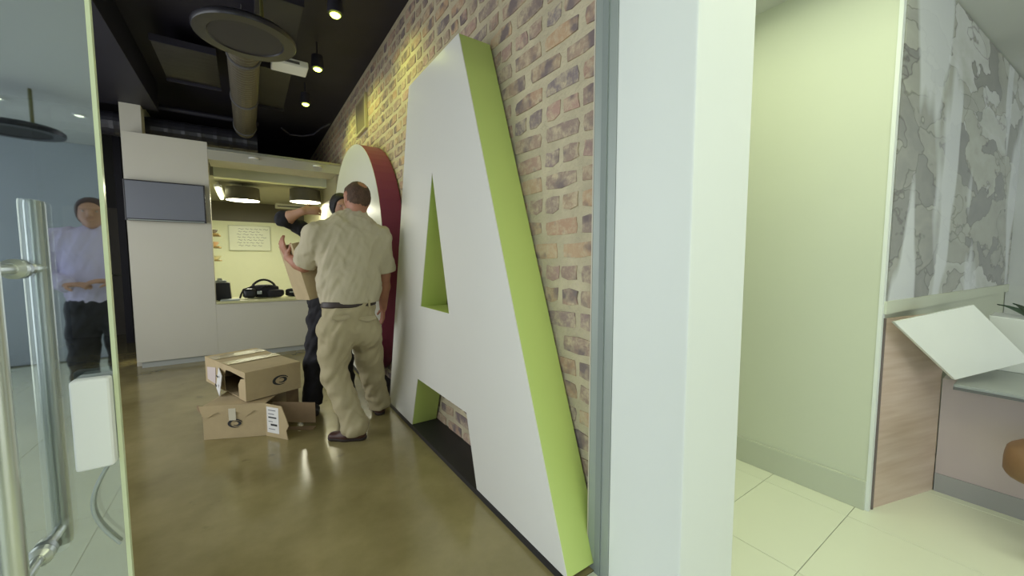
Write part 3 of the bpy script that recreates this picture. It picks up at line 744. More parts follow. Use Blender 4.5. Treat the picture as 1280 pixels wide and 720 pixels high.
MB().box(-0.235, -0.23, -0.75, 0.49, 0.624, 0.636).build('edge_band', mat('edge_dark', srgb(92, 92, 92), 0.4), dk)
# leaning white board
P1 = onx(1114, 402, 2.50); P2 = onx(1213, 381, 2.93); P3 = onx(1264, 452, 3.02); P4 = onx(1190, 474, 2.80)
P3 = P2 + (P4 - P1)
pn = (P2 - P1).cross(P4 - P1).normalized()
if pn.z < 0: pn = -pn
lb_ = thing('leaning_board', 'glossy white board leaning on the desk corner and wood panel', 'board', tuple(P4))
MB().sheet([rel(v, lb_) for v in (P1, P2, P3, P4)], pn, 0.012).build('sheet', mat('gloss_white', srgb(228, 230, 222), 0.12, var=0.06, scale=3), lb_)
iq = [P1 * .86 + P3 * .14, P2 * .86 + P4 * .14, P3 * .86 + P1 * .14, P4 * .86 + P2 * .14]
# white planter with leaf
pl = thing('white_planter', 'white tapered planter with dark green leaves on the low desk', 'planter', tuple(Vector((3.44, 0.10, 0.65))))
MB().hexa([(-.09, -.16, 0), (.09, -.16, 0), (.09, .1, 0), (-.09, .1, 0)], [(-.13, -.2, .27), (.13, -.2, .27), (.13, .14, .30), (-.13, .14, .30)]).build('pot', MATS['gloss_white'], pl, bevel=0.006)
for k in range(4):
    a = k * 1.7 + 2.2; L = 0.17 + 0.04 * (k % 3); lean = 0.35 + 0.12 * (k % 4)
    dv = Vector((math.cos(a) * lean, math.sin(a) * lean, 1)).normalized(); sd = dv.cross(Vector((0, 0, 1))).normalized()
    mm = MB(); vs = []; base = Vector((0.03 * math.cos(a), -0.03 + 0.03 * math.sin(a), .27))
    for i in range(6):
        t_ = i / 5; wv = 0.034 * math.sin(PI * min(1, t_ * .92 + .06)); c_ = base + dv * L * t_ - Vector((0, 0, .06 * t_ * t_)) + Vector((dv.x, dv.y, 0)) * .1 * t_ * t_
        vs += [c_ - sd * wv, c_ + Vector((0, 0, -.006)), c_ + sd * wv]
    fs = []
    for i in range(5):
        for j in range(2): fs.append((i * 3 + j, i * 3 + j + 1, i * 3 + j + 4, i * 3 + j + 3))
    lf = mm.add(vs, fs).build('leaf', leaf_m, pl, smooth=True)
# brown stool
so = thing('leather_stool', 'rounded brown leather stool in front of the low desk', 'stool', (2.98 - 0.32, -0.135, 0))
so.location = (2.66, -0.03, 0)
lump('seat', (0, 0, .41), (.2, .185, .1), 2.0, brown_leather, so, 0.05)
MB().tube([(0, 0, .35), (0, 0, .012)], 0.02, 14).build('pedestal', steel, so, smooth=True)
MB().lathe((0, 0, 0), [(.07, 0), (.07, .008), (.03, .02), (.02, .03)], 28).build('base', steel, so, smooth=True)
MB().tube([(.12 * math.cos(a * PI / 12), .1 * math.sin(a * PI / 12), .34) for a in range(25)], 0.01, 8, caps=False).build('seat_ring', leather_brown, so)

# ceiling panels: unseen one added before the doorway, then the lamp above the tiles
cq = thing('ceiling_light_panel', 'square lit ceiling panel added unseen in the lobby before the doorway', 'lamp', (0.55, -0.75, 2.63))
MB().box(-.64, .64, -.64, .64, 0.012, 0.04).build('frame', plastic_white, cq)
MB().box(-.6, .6, -.6, .6, 0.002, 0.012).build('diffuser', panel_glow, cq)
cp = thing('ceiling_light_panel', 'flat lit ceiling panel over the tiled side passage', 'lamp', (1.95, 0.35, 2.63))
MB().box(-.29, .29, -1.12, 1.12, 0.012, 0.04).build('frame', plastic_white, cp)
MB().box(-.27, .27, -1.1, 1.1, 0.002, 0.012).build('diffuser', panel_glow, cp)
# lobby fittings mirrored in the door
disc_lamp((-1.52, -3.0, 2.3), 0.27, 'black disc lamp hanging in the lobby mirrored in the glass', 2.67)
for k, (x, y) in enumerate(((-1.75, -3.4), (-1.3, -3.6))):
    t = thing('lobby_spot', ('small round lobby spotlight beside the mirrored disc lamp', 'small round lobby spotlight above the lilac shirted person')[k], 'spotlight', (x, y, 2.655), 'spotlights in the lobby ceiling')
    MB().lathe((0, 0, 0), [(0.035, 0.0), (0.05, 0.0), (0.05, 0.014), (0.035, 0.014)], 20, closed=True).build('ring', plastic_white, t)
    MB().lathe((0, 0, 0.003), [(0.002, 0), (0.034, 0), (0.034, .008), (0.002, .008)], 16).build('bulb', panel_glow, t)

# ================================================================== CARDBOARD BOXES
TH = 0.005
def carton(root, c, u, v, w, L, W, H, panels, mname=card):
    """walls of a carton as separate panels; c corner, u/v/w unit axes (w up)"""
    c = Vector(c); u = Vector(u).normalized(); v = Vector(v).normalized(); w = Vector(w).normalized()
    defs = {'front': ([c, c + u * L, c + u * L + w * H, c + w * H], v), 'back': ([c + v * W, c + v * W + u * L, c + v * W + u * L + w * H, c + v * W + w * H], -v),
            'start': ([c + v * TH, c + v * (W - TH), c + v * (W - TH) + w * H, c + v * TH + w * H], u), 'end': ([c + u * L + v * TH, c + u * L + v * (W - TH), c + u * L + v * (W - TH) + w * H, c + u * L + v * TH + w * H], -u),
            'base': ([c + u * TH + v * TH, c + u * (L - TH) + v * TH, c + u * (L - TH) + v * (W - TH), c + u * TH + v * (W - TH)], w),
            'lid': ([c + w * H, c + u * L + w * H, c + u * L + v * W + w * H, c + v * W + w * H], w)}
    for k in panels:
        q, n = defs[k]
        MB().sheet([p - Vector(root.location) for p in q], n, TH).build('panel' if k != 'lid' else 'lid', mname, root)
def strip(root, name, o, u, v, n, x0, x1, y0, y1, th, m):
    """flat sheet on a face: o origin, u/v in-plane axes, n outward"""
    o = Vector(o) - Vector(root.location); u = Vector(u).normalized(); v = Vector(v).normalized()
    return MB().sheet([o + u * x0 + v * y0, o + u * x1 + v * y0, o + u * x1 + v * y1, o + u * x0 + v * y1], n, th).build(name, m, root)
def logo(root, o, u, v, n, r):
    o = Vector(o) - Vector(root.location); u = Vector(u).normalized(); v = Vector(v).normalized(); n = Vector(n).normalized()
    m = MB()
    for (r0, a0, a1, dx) in ((r, 0.3, 5.2, 0), (r * .55, -2.4, 2.2, .1)):
        vs = []; N_ = 20
        for k in range(N_ + 1):
            a = a0 + (a1 - a0) * k / N_; wd = r * .16 * math.sin(PI * k / N_) + r * .05
            d = u * math.cos(a) * 1.25 + v * math.sin(a) * .8
            vs += [o + u * dx * r + d * (r0 - wd) + n * .0012, o + u * dx * r + d * (r0 + wd) + n * .0012]
        m.add(vs, [(2 * k, 2 * k + 1, 2 * k + 3, 2 * k + 2) for k in range(N_)])
    return m.build('printed_logo', ink, root)
Z = Vector((0, 0, 1))
# --- lower carton
c = Vector((-0.300, 3.345, 0.001)); u = Vector((0.364, -0.162, 0)).normalized(); v = Vector((-u.y, u.x, 0))
lower = thing('cardboard_box', 'torn open cardboard box flat on floor under the taped box', 'box', tuple(c))
LB, WB, HB = 0.40, 0.36, 0.235
carton(lower, c, u, v, Z, LB, WB, HB, ['front', 'back', 'start', 'base'])
# top flaps: the front one folded over with ragged edge
fl = []
N_ = 16
for k in range(N_ + 1): fl.append(c + u * (LB * k / N_) - v * 0.004 + Z * (HB - 0.055 - 0.015 * math.sin(k * 1.3) - random.uniform(0, .012)))
top = [c + u * LB - v * 0.002 + Z * (HB + .004), c - v * 0.002 - u * .02 + Z * (HB + .006)]
MB().poly([p - c for p in fl + top], -v, 0.004).build('flap', card, lower)
MB().sheet([p - c for p in (c + Z * HB, c + u * LB + Z * HB, c + u * LB + v * .2 + Z * (HB - .002), c + v * .2 + Z * (HB - .002))], Z, 0.004).build('flap', card, lower)
MB().sheet([p - c for p in (c + v * .2 + Z * (HB - .004), c + u * LB + v * .2 + Z * (HB - .004), c + u * LB + v * WB + Z * HB, c + v * WB + Z * HB)], Z, 0.004).build('flap', card, lower)
MB().poly([p - c for p in (c + Z * (HB - .06) - u * .002, c + Z * HB - u * .002, c + Z * (HB + .005) - u * .045 + v * .02, c + Z * (HB - .03) - u * .04 + v * .02)], v, .004).build('flap', card_in, lower)
# end flaps standing open
e0 = c + u * (LB - 0.002); e1 = Vector((0.185, 3.02, 0.001)); ud = (e1 - e0).normalized(); Lf = (e1 - e0).length
nf = Vector((ud.y, -ud.x, 0))
if nf.dot(Vector((-.3, -1, 0))) < 0: nf = -nf
rag = [e1 + Z * .0, e1 - ud * .015 + Z * .06, e1 + ud * .01 + Z * .1, e1 - ud * .01 + Z * .15, e1 - ud * .03 + Z * .19, e1 - ud * .05 + Z * .232]
MB().poly([p - c for p in [e0] + rag + [e0 + Z * HB]], nf, .005).build('flap', card, lower)
strip(lower, 'shipping_label', e0 + nf * .005, ud, Z, nf, .015, .125, .03, .215, .001, label_m)
for k, (a, bb, hh) in enumerate(((.03, .1, .006), (.03, .085, .006), (.03, .105, .01), (.03, .07, .005), (.05, .11, .014), (.03, .09, .005))):
    strip(lower, 'label_print', e0 + nf * .0062, ud, Z, nf, a, bb, .19 - k * .027, .19 - k * .027 + hh, .0006, ink if k in (2, 4) else mat('grey_ink', srgb(120, 120, 124), .8))
strip(lower, 'label_tag', c - v * .0085 + u * .165 + Z * .13, u, Z, -v, 0, .045, 0, .085, .001, mat('tag_paper', srgb(206, 198, 176), .6))
logo(lower, c - v * .004 + u * .205 + Z * .105, u, Z, -v, .034)
e2 = c + u * LB + v * WB * .35; e3 = Vector((0.375, 3.15, 0.001)); u3 = (e3 - e2).normalized()
MB().sheet([p - c for p in (e2 + Z * .05, e3 + Z * .03, e3 + Z * .185, e2 + Z * .2)], Vector((u3.y, -u3.x, 0)), .005).build('flap', card_in, lower)
MB().sheet([p - c for p in (e2 + Vector((0, -.03, 0)), e3 + Vector((-.03, -.06, 0)), e3, e2)], Z, .005).build('flap', card_in, lower)
e4 = c + u * LB + v * WB
MB().poly([p - c for p in (e4, e4 + u * .08 + v * .03, e4 + u * .08 + v * .03 + Z * .2, e4 + u * .05 + v * .03 + Z * .235, e4 + Z * .235)], v, .005).build('flap', card_in, lower)

# --- upper carton, turned
zb = HB + 0.012
ptl = onz(256, 446, zb + .205); ptf = onz(306, 467, zb + .205); ptr = onz(359, 444, zb + .205)
uu = (ptf - ptl); Wt = uu.length; uu.normalize(); vv = Vector((-uu.y, uu.x, 0)); Lt = (ptr - ptf).length * .72
cb_ = Vector((ptl.x, ptl.y, zb))
upper = thing('cardboard_box', 'taped cardboard box with torn end lying on the flat box', 'box', tuple(cb_))
print('upper box', Wt, Lt)
carton(upper, cb_, uu, vv, Z, Wt, Lt, .205, ['back', 'start', 'end', 'base', 'lid'])
# torn end: left half of the end stays, right half is a hole with a hanging flap
def fq(a, h, out=0.0): return cb_ + uu * a - vv * out + Z * h - cb_
MB().poly([fq(0, 0), fq(Wt * .52, 0), fq(Wt * .50, .12), fq(Wt * .56, .17), fq(Wt * .66, .175), fq(Wt, .165), fq(Wt, .205), fq(0, .205)], vv, .005).build('panel', card, upper)
MB().poly([fq(Wt * .85, 0), fq(Wt, 0), fq(Wt, .165), fq(Wt * .9, .15), fq(Wt * .84, .1)], vv, .005).build('panel', card, upper)
MB().sheet([fq(Wt * .3, .0, .002), fq(Wt * .62, -.005, .06), fq(Wt * .66, .15, .05), fq(Wt * .4, .17, .004)], -vv, .004).build('flap', label_m, upper)
MB().sheet([fq(Wt * .06, .03, .001), fq(Wt * .28, .02, .002), fq(Wt * .3, .155, .002), fq(Wt * .06, .13, .001)], -vv, .0012).build('shipping_label', mat('label_pinkish', srgb(206, 192, 188), .6), upper)
MB().sheet([fq(Wt * .45, .05, .047), fq(Wt * .53, .048, .057), fq(Wt * .54, .062, .056), fq(Wt * .46, .064, .046)], -vv, .001).build('label_print', ink, upper)
MB().sheet([fq(Wt * .47, .12, .041), fq(Wt * .55, .12, .048), fq(Wt * .55, .13, .046), fq(Wt * .47, .13, .04)], -vv, .001).build('label_print', ink, upper)
# clear tape on the lid
lidp = cb_ + Z * .2115
for (a0, a1, b0, b1) in ((Wt * .10, Wt * .27, 0, Lt), (Wt * .46, Wt * .60, 0, Lt)):
    lidp = lidp + Z * .0016; strip(upper, 'tape', lidp, uu, vv, Z, a0, a1, b0, b1, .0012, tape_m)
logo(upper, cb_ + uu * (Wt + .0012) + vv * Lt * .62 + Z * .10, vv, Z, uu, .04)

# --- carton carried by the man
cc = ony(394, 335, 3.19)
car = thing('cardboard_box', 'tilted cardboard box carried in the khaki man\'s arm', 'box', tuple(cc))
R3 = Matrix.Rotation(math.radians(-14), 3, 'Y') @ Matrix.Rotation(math.radians(13), 3, 'Z')
cu_, cv_, cw_ = R3 @ Vector((1, 0, 0)), R3 @ Vector((0, 1, 0)), R3 @ Vector((0, 0, 1))
SZ = (.30, .28, .40)
cc0 = cc - cu_ * SZ[0] / 2 - cv_ * SZ[1] / 2 - cw_ * SZ[2] / 2
carton(car, cc0, cu_, cv_, cw_, SZ[0], SZ[1], SZ[2], ['front', 'back', 'start', 'end', 'base', 'lid'])
strip(car, 'tape', cc0 + cw_ * (SZ[2] + .0055), cu_, cv_, cw_, .12, .18, 0, SZ[1], .001, tape_m)
strip(car, 'tape', cc0, cv_, cw_, -cu_, .11, .17, SZ[2] - .09, SZ[2], .001, tape_m)

# ================================================================== PEOPLE
class Field:
    def __init__(s, lo, hi, h):
        s.h = h; s.lo = np.array(lo, float); n = np.ceil((np.array(hi) - s.lo) / h).astype(int) + 1
        s.n = n; s.f = np.full(n, 0.5, np.float32)
        s.ax = [s.lo[i] + h * np.arange(n[i]) for i in range(3)]
    def win(s, lo, hi):
        a = np.maximum(np.floor((np.array(lo) - s.lo) / s.h).astype(int), 0); b = np.minimum(np.ceil((np.array(hi) - s.lo) / s.h).astype(int) + 1, s.n)
        return tuple(slice(a[i], max(b[i], a[i])) for i in range(3))
    def pts(s, w):
        return [s.ax[0][w[0]][:, None, None], s.ax[1][w[1]][None, :, None], s.ax[2][w[2]][None, None, :]]
    def cone(s, a, b, ra, rb, k=0.02, u=None, ratio=1.0):
        """tapered capsule; with u and ratio an elliptic one: full radius along u, ratio*radius across"""
        a = np.array(a, float); b = np.array(b, float); m = max(ra, rb) + max(k, .02) + 2 * s.h
        w = s.win(np.minimum(a, b) - m, np.maximum(a, b) + m)
        if any(q.stop <= q.start for q in w): return s
        X, Y, Zz = s.pts(w); d = b - a; L2 = max(d @ d, 1e-9)
        px, py, pz = X - a[0], Y - a[1], Zz - a[2]
        t = np.clip((px * d[0] + py * d[1] + pz * d[2]) / L2, 0, 1)
        rx, ry, rz = px - t * d[0], py - t * d[1], pz - t * d[2]
        r = ra + (rb - ra) * t
        if u is None or ratio == 1.0:
            dist = np.sqrt(rx * rx + ry * ry + rz * rz) - r
        else:
            dn = d / math.sqrt(L2); u = np.array(u, float); u = u - dn * (u @ dn) if L2 > 1e-8 else u; u /= np.linalg.norm(u); vv_ = np.cross(dn if L2 > 1e-8 else np.array([0, 0, 1.]), u)
            cv = rx * vv_[0] + ry * vv_[1] + rz * vv_[2]
            q2 = rx * rx + ry * ry + rz * rz
            e = np.sqrt(np.maximum(q2 + cv * cv * (1 / ratio ** 2 - 1), 1e-12))
            dist = (e - r) * (ratio + (1 - ratio) * 0.4)
        f = s.f[w]
        hh = np.clip(0.5 + 0.5 * (f - dist) / k, 0, 1)
        s.f[w] = f * (1 - hh) + dist * hh - k * hh * (1 - hh)
        return s
    def wrinkle(s, amp, sc, seed=0.0, zs=1.0):
        X, Y, Zz = s.pts((slice(None),) * 3)
        X = X * sc + seed; Y = Y * sc + seed * 1.7; Zz = Zz * sc * zs
        s.f += (amp * (np.sin(X * 1.0 + 1.3 * np.sin(Zz * .7 + Y)) * np.sin(Zz * 1.1 + 1.7 * np.sin(X * .6) + Y * .5) + .5 * np.sin(2.1 * X - 1.4 * Zz + 2.0 * np.sin(Y * 1.2)))).astype(np.float32)
        return s
    def cut(s, p, n):      # remove the side n points to
        p = np.array(p); n = np.array(n, float); n /= np.linalg.norm(n)
        X, Y, Zz = s.pts((slice(None),) * 3)
        s.f = np.maximum(s.f, ((X - p[0]) * n[0] + (Y - p[1]) * n[1] + (Zz - p[2]) * n[2]).astype(np.float32)); return s
    def mesh(s, name, m, parent, smooth_it=1):
        f = s.f; h = s.h; n = s.n
        S = f < 0
        c = np.zeros(n - 1, np.int8)
        for i in (0, 1):
            for j in (0, 1):
                for k in (0, 1): c += S[i:n[0] - 1 + i, j:n[1] - 1 + j, k:n[2] - 1 + k]
        cell = np.argwhere((c > 0) & (c < 8))
        idx = np.full(n - 1, -1, np.int64); idx[tuple(cell.T)] = np.arange(len(cell))
        acc = np.zeros((len(cell), 3)); cnt = np.zeros(len(cell))
        cor = [(i, j, k) for i in (0, 1) for j in (0, 1) for k in (0, 1)]
        val = {q: f[cell[:, 0] + q[0], cell[:, 1] + q[1], cell[:, 2] + q[2]].astype(float) for q in cor}
        for q in cor:
            for a in range(3):
                if q[a] == 0:
                    r = list(q); r[a] = 1; r = tuple(r)
                    A, B = val[q], val[r]; mk = (A < 0) != (B < 0)
                    t = np.where(mk, A / np.where(mk, A - B, 1), 0)
                    pt = np.tile(np.array(q, float), (len(cell), 1)); pt[:, a] = t
                    acc[mk] += pt[mk]; cnt[mk] += 1
        vert = (cell + acc / cnt[:, None]) * h + s.lo
        quads = []
        for a in range(3):
            b_, c_ = (a + 1) % 3, (a + 2) % 3
            sl0 = [slice(None)] * 3; sl1 = [slice(None)] * 3; sl0[a] = slice(0, -1); sl1[a] = slice(1, None)
            ch = S[tuple(sl0)] != S[tuple(sl1)]
            e = np.argwhere(ch); ok = (e[:, b_] > 0) & (e[:, c_] > 0) & (e[:, b_] < n[b_] - 1) & (e[:, c_] < n[c_] - 1); e = e[ok]
            def cid(db, dc):
                q = e.copy(); q[:, b_] -= db; q[:, c_] -= dc; return idx[tuple(q.T)]
            Q = np.stack([cid(1, 1), cid(0, 1), cid(0, 0), cid(1, 0)], 1)
            fl_ = ~S[tuple(e.T)]
            Q[fl_] = Q[fl_][:, ::-1]
            quads.append(Q)
        Q = np.concatenate(quads); Q = Q[(Q >= 0).all(1)]
        for _ in range(smooth_it):
            sm = np.zeros_like(vert); ct_ = np.zeros(len(vert))
            for i in range(4):
                a_, b_ = Q[:, i], Q[:, (i + 1) % 4]
                np.add.at(sm, a_, vert[b_]); np.add.at(ct_, a_, 1); np.add.at(sm, b_, vert[a_]); np.add.at(ct_, b_, 1)
            vert = vert * .5 + .5 * sm / np.maximum(ct_, 1)[:, None]
        off = np.array(parent.location)
        me = bpy.data.meshes.new(name)
        me.from_pydata((vert - off).tolist(), [], Q.tolist()); me.update()
        return link(name, me, m, parent, True)

def nrm(v): v = np.array(v, float); return v / np.linalg.norm(v)
def hand(fd, wrist, d, n, side, curl=0.5, r=0.0085, sc=1.0):
    """palm and five fingers: d pointing direction, n palm normal (fingers curl to it), side: direction of the thumb"""
    d = nrm(d); n = nrm(np.array(n) - d * np.dot(n, d)); s = nrm(np.array(side) - d * np.dot(side, d) - n * np.dot(side, n))
    wrist = np.array(wrist, float)
    k0 = wrist + d * .075 * sc
    fd.cone(wrist + d * .01, k0, .030 * sc, .036 * sc, .012, u=s, ratio=.45)
    for i, (o, L) in enumerate(((.030, .070), (.010, .079), (-.010, .073), (-.030, .058))):
        p = k0 + s * o * sc + d * .008; dirv = d.copy(); ln = L * sc
        for j, fr in enumerate((.44, .31, .25)):
            ang = curl * (0.5 + .35 * j); dirv = nrm(dirv * math.cos(ang) + n * math.sin(ang) * (1 if j == 0 else 1))
            q = p + dirv * ln * fr; fd.cone(p, q, r * sc * (1 - .08 * j), r * sc * (.94 - .1 * j), .004); p = q
    tb = wrist + d * .025 + s * .024 * sc
    td = nrm(d * .65 + s * .75 + n * .35); t1 = tb + td * .042 * sc; t2 = t1 + nrm(d * .9 + s * .2 + n * .45) * .032 * sc
    fd.cone(tb, t1, .012 * sc, .0105 * sc, .01); fd.cone(t1, t2, .0105 * sc, .0085 * sc, .005)

def head(fd, hd, c, fwd, up_, sc=1.0):
    """skull, jaw, nose, ears, neck start; c = centre of the skull"""
    fwd = nrm(fwd); up_ = nrm(np.array(up_) - fwd * np.dot(up_, fwd)); lat = np.cross(fwd, up_); c = np.array(c, float)
    def sk(f, g=0.0):
        f.cone(c + up_ * .020 * sc - fwd * .018 * sc, c + up_ * .018 * sc + fwd * .022 * sc, .080 * sc + g, .076 * sc + g, .03, u=up_, ratio=.93)
        f.cone(c - up_ * .02 * sc - fwd * .03 * sc, c - up_ * .03 * sc + fwd * .01 * sc, .066 * sc + g, .064 * sc + g, .03)
    sk(fd)
    fd.cone(c - up_ * .045 * sc + fwd * .03 * sc, c - up_ * .088 * sc + fwd * .058 * sc, .058 * sc, .034 * sc, .03, u=lat, ratio=.9)
    fd.cone(c + up_ * .012 * sc + fwd * .092 * sc, c - up_ * .030 * sc + fwd * .112 * sc, .010 * sc, .015 * sc, .012)     # nose
    for s in (-1, 1):
        fd.cone(c + lat * s * .020 * sc - up_ * .036 * sc + fwd * .104 * sc, c + lat * s * .006 * sc - up_ * .034 * sc + fwd * .110 * sc, .006, .007, .006)   # nostrils
        fd.cone(c + lat * s * .046 * sc + up_ * .022 * sc + fwd * .080 * sc, c + lat * s * .016 * sc + up_ * .020 * sc + fwd * .092 * sc, .009, .009, .012)   # brow
        fd.cone(c + lat * s * .079 * sc + up_ * .012 * sc - fwd * .008 * sc, c + lat * s * .078 * sc - up_ * .030 * sc + fwd * .004 * sc, .019 * sc, .011 * sc, .008, u=fwd, ratio=.45)  # ear
    fd.cone(c + lat * .02 * sc - up_ * .063 * sc + fwd * .092 * sc, c - lat * .02 * sc - up_ * .063 * sc + fwd * .092 * sc, .0075, .0075, .006)     # lips
    return sk, lat

def eyes(c, fwd, up_, parent, sc=1.0):
    fwd = nrm(fwd); up_ = nrm(np.array(up_) - fwd * np.dot(up_, fwd)); lat = np.cross(fwd, up_); c = np.array(c)
    for s in (-1, 1):
        p = c + lat * s * .031 * sc + up_ * .002 * sc + fwd * .080 * sc - np.array(parent.location)
        MB().lathe((0, 0, 0), [(.0008, -.011), (.0075, -.008), (.011, 0), (.0075, .008), (.0008, .011)], 14).build('eye', mat('eye_white', srgb(170, 162, 154), .3), parent, smooth=True).location = p
        pp = p + fwd * .0098
        MB().lathe((0, 0, 0), [(.0006, -.0045), (.0045, 0), (.0006, .0045)], 10).build('iris', mat('iris_brown', srgb(58, 40, 28), .3), parent, smooth=True).location = pp

def shoe(parent, heel, toe, mt, w=.046):
    heel = np.array(heel); toe = np.array(toe); d = nrm(toe - heel); lat = np.cross(d, [0, 0, 1.])
    lo = np.minimum(heel, toe) - .09; hi = np.maximum(heel, toe) + .12; lo[2] = -.01; hi[2] = .16
    f = Field(lo, hi, .006)
    f.cone(heel + d * .045 + [0, 0, .035], heel + d * .14 + [0, 0, .035], w * .78, w, .03, u=lat, ratio=.8)
    f.cone(heel + d * .14 + [0, 0, .032], toe - d * .045 + [0, 0, .028], w, w * .9, .03, u=lat, ratio=.62)
    f.cone(heel + d * .055 + [0, 0, .05], heel + d * .06 + [0, 0, .10], w * .82, w * .78, .03)
    f.cone(heel + d * .10 + [0, 0, .05], heel + d * .15 + [0, 0, .05], w * .7, w * .6, .03)
    f.cut((0, 0, .018), (0, 0, -1)).cut((0, 0, .105), (0, 0, 1))
    up = f.mesh('shoe', mt, parent)
    g_ = Field(lo, hi, .006)
    g_.cone(heel + d * .042 + [0, 0, .02], heel + d * .14 + [0, 0, .02], w * .86, w * 1.04, .02, u=lat, ratio=.9)
    g_.cone(heel + d * .14 + [0, 0, .02], toe - d * .045 + [0, 0, .02], w * 1.04, w * .95, .02, u=lat, ratio=.9)
    g_.cut((0, 0, .024), (0, 0, 1)).cut((0, 0, .001), (0, 0, -1))
    g_.mesh('shoe_sole', sole_m, parent)

def bounds(P, pad=.2):
    a = np.array(list(P.values())); lo = a.min(0) - pad; hi = a.max(0) + pad; lo[2] = max(lo[2], -.02); return lo, hi

def person(root, P, o):
    """P: joints in world metres (hip, knee, ankle, heel, toe, shoulder, elbow, wrist with suffix l/r; pelvis, waist, chest, neck, head)
       one continuous body, clothing and hair as children"""
    P = {k: np.array(q, float) for k, q in P.items()}
    lat = nrm(P['sr'] - P['sl']); lath = nrm(P['hr'] - P['hl']); B = o.get('bulk', 1.0); fwd = nrm(o['fwd']); hs = o.get('hs', 1.0)
    lo, hi = bounds(P)
    body = Field(lo, hi, o.get('h', .006))
    # --- body under the clothes (kept slimmer than the cloth)
    body.cone(P['pelvis'], P['waist'], .130 * B, .125 * B, .05, u=lath, ratio=.68)
    body.cone(P['waist'], P['chest'], .125 * B, .150 * B, .05, u=lat, ratio=.62)
    body.cone(P['chest'], P['neck'] - [0, 0, .05], .145 * B, .07, .05, u=lat, ratio=.62)
    body.cone(P['neck'] - [0, 0, .06], P['head'] - [0, 0, .05] - fwd * .012, .058 * B, .056 * B, .03)
    for s in 'lr':
        body.cone(P['chest'] + (P['s' + s] - P['chest']) * .55, P['s' + s], .06, .052, .04)
        body.cone(P['s' + s], P['e' + s], .050 * B, .040 * B, .02)
        mid = P['e' + s] * .65 + P['w' + s] * .35
        body.cone(P['e' + s], mid, .040 * B, .042 * B, .02); body.cone(mid, P['w' + s], .042 * B, .027, .02)
        hd_ = o['hand'][s]
        hand(body, P['w' + s], *hd_)
        body.cone(P['h' + s], P['k' + s], .072 * B, .052, .03); body.cone(P['k' + s], P['a' + s], .050, .035, .02)
        body.cone(P['a' + s], P['t' + s] * .6 + P['a' + s] * .4 - [0, 0, .01], .034, .024, .02)
    sk, hl = head(body, None, P['head'], o['look'], (0, 0, 1), hs)
    body.cut((0, 0, .022), (0, 0, -1))
    body.mesh('body', o['skin'], root)
    eyes(P['head'], o['look'], (0, 0, 1), root, hs)
    # --- hair
    hf = Field(P['head'] - .17, P['head'] + .17, .005)
    sk(hf, o.get('hair_g', .006)); hf.wrinkle(.0015, 160, 1.0)
    lk_ = nrm(o['look'])
    for (p, n) in o['hair_cuts']:
        hf.cut(P['head'] + hl * p[0] * hs + lk_ * p[1] * hs + np.array([0, 0, p[2] * hs]), hl * n[0] + lk_ * n[1] + np.array([0, 0, n[2]]))
    if o.get('bald'):
        b0 = P['head'] - lk_ * .062 + np.array([.012, 0, .078]); X, Y, Zz = hf.pts((slice(None),) * 3)
        dd = np.sqrt((X - b0[0]) ** 2 + (Y - b0[1]) ** 2 + (Zz - b0[2]) ** 2) - .034
        hf.f = np.maximum(hf.f, -dd.astype(np.float32))
    hf.mesh('hair', o['hair'], root)
    # --- trousers
    lo2 = np.minimum.reduce([P[k] for k in ('pelvis', 'hl', 'hr', 'kl', 'kr', 'al', 'ar')]) - .2; hi2 = np.maximum.reduce([P[k] for k in ('pelvis', 'hl', 'hr', 'kl', 'kr', 'al', 'ar', 'waist')]) + .2
    lo2[2] = 0
    def trouser_field(h=.008):
        f = Field(lo2, hi2, h)
        f.cone(P['pelvis'] - [0, 0, .02], P['pelvis'] + (P['waist'] - P['pelvis']) * .75, .168 * B, .160 * B, .05, u=lath, ratio=.72)
        for s in 'lr':
            q = P['h' + s] * .5 + P['pelvis'] * .5
            f.cone(P['h' + s] - fwd * .015, P['h' + s] * .45 + P['k' + s] * .55, .104 * B, .088 * B, .035)
            f.cone(P['h' + s] * .45 + P['k' + s] * .55, P['k' + s], .088 * B, .080 * B, .03)
            f.cone(P['k' + s], P['a' + s] * .75 + P['k' + s] * .25, .080 * B, .074 * B, .03)
            f.cone(P['a' + s] * .75 + P['k' + s] * .25, P['a' + s] - (P['a' + s] - P['k' + s]) * .02, .074 * B, .084 * B, .02)
            f.cone(P['h' + s] - fwd * .05 - [0, 0, .0], P['h' + s] - fwd * .055 - [0, 0, .04], .078 * B, .07 * B, .05)     # seat
        return f
    tf = trouser_field(); tf.wrinkle(.006, 22, .3, 1.3); tf.wrinkle(.0038, 50, 2.0, .8)
    zt = P['waist'][2] - .02
    tf.cut((0, 0, zt), (0, 0, 1))
    for s in 'lr':
        pass
    tf.cut((0, 0, o.get('hem', .055)), (0, 0, -1))
    tr = tf.mesh('trousers', o['trouser_m'], root)
    if o.get('belt'):
        bf = trouser_field(.006); bf.f -= .007
        bf.cut((0, 0, zt + .004), (0, 0, 1)).cut((0, 0, zt - .038), (0, 0, -1))
        bl = bf.mesh('belt', belt_m, root)
        for a in o['loops']:
            p = Vector(P['waist'] + lat * a[0] - fwd * a[1]) - Vector(root.location)
            p.z = zt - .014 - root.location.z
            MB().box(p.x - .006, p.x + .006, p.y - .004, p.y + .006, p.z - .026, p.z + .022).build('belt_loop', o['trouser_m'], bl)
        for a in o.get('pockets', []):
            p = Vector(P['pelvis'] + lath * a - fwd * .136) - Vector(root.location)
            MB().poly([p + Vector((-.055, .01, .03)), p + Vector((.055, .01, .03)), p + Vector((.055, -.002, .012)), p + Vector((0, -.006, -.004)), p + Vector((-.055, -.002, .012))], Vector((0, -1, .2)), .006).build('pocket_flap', o['trouser_m'], tr)
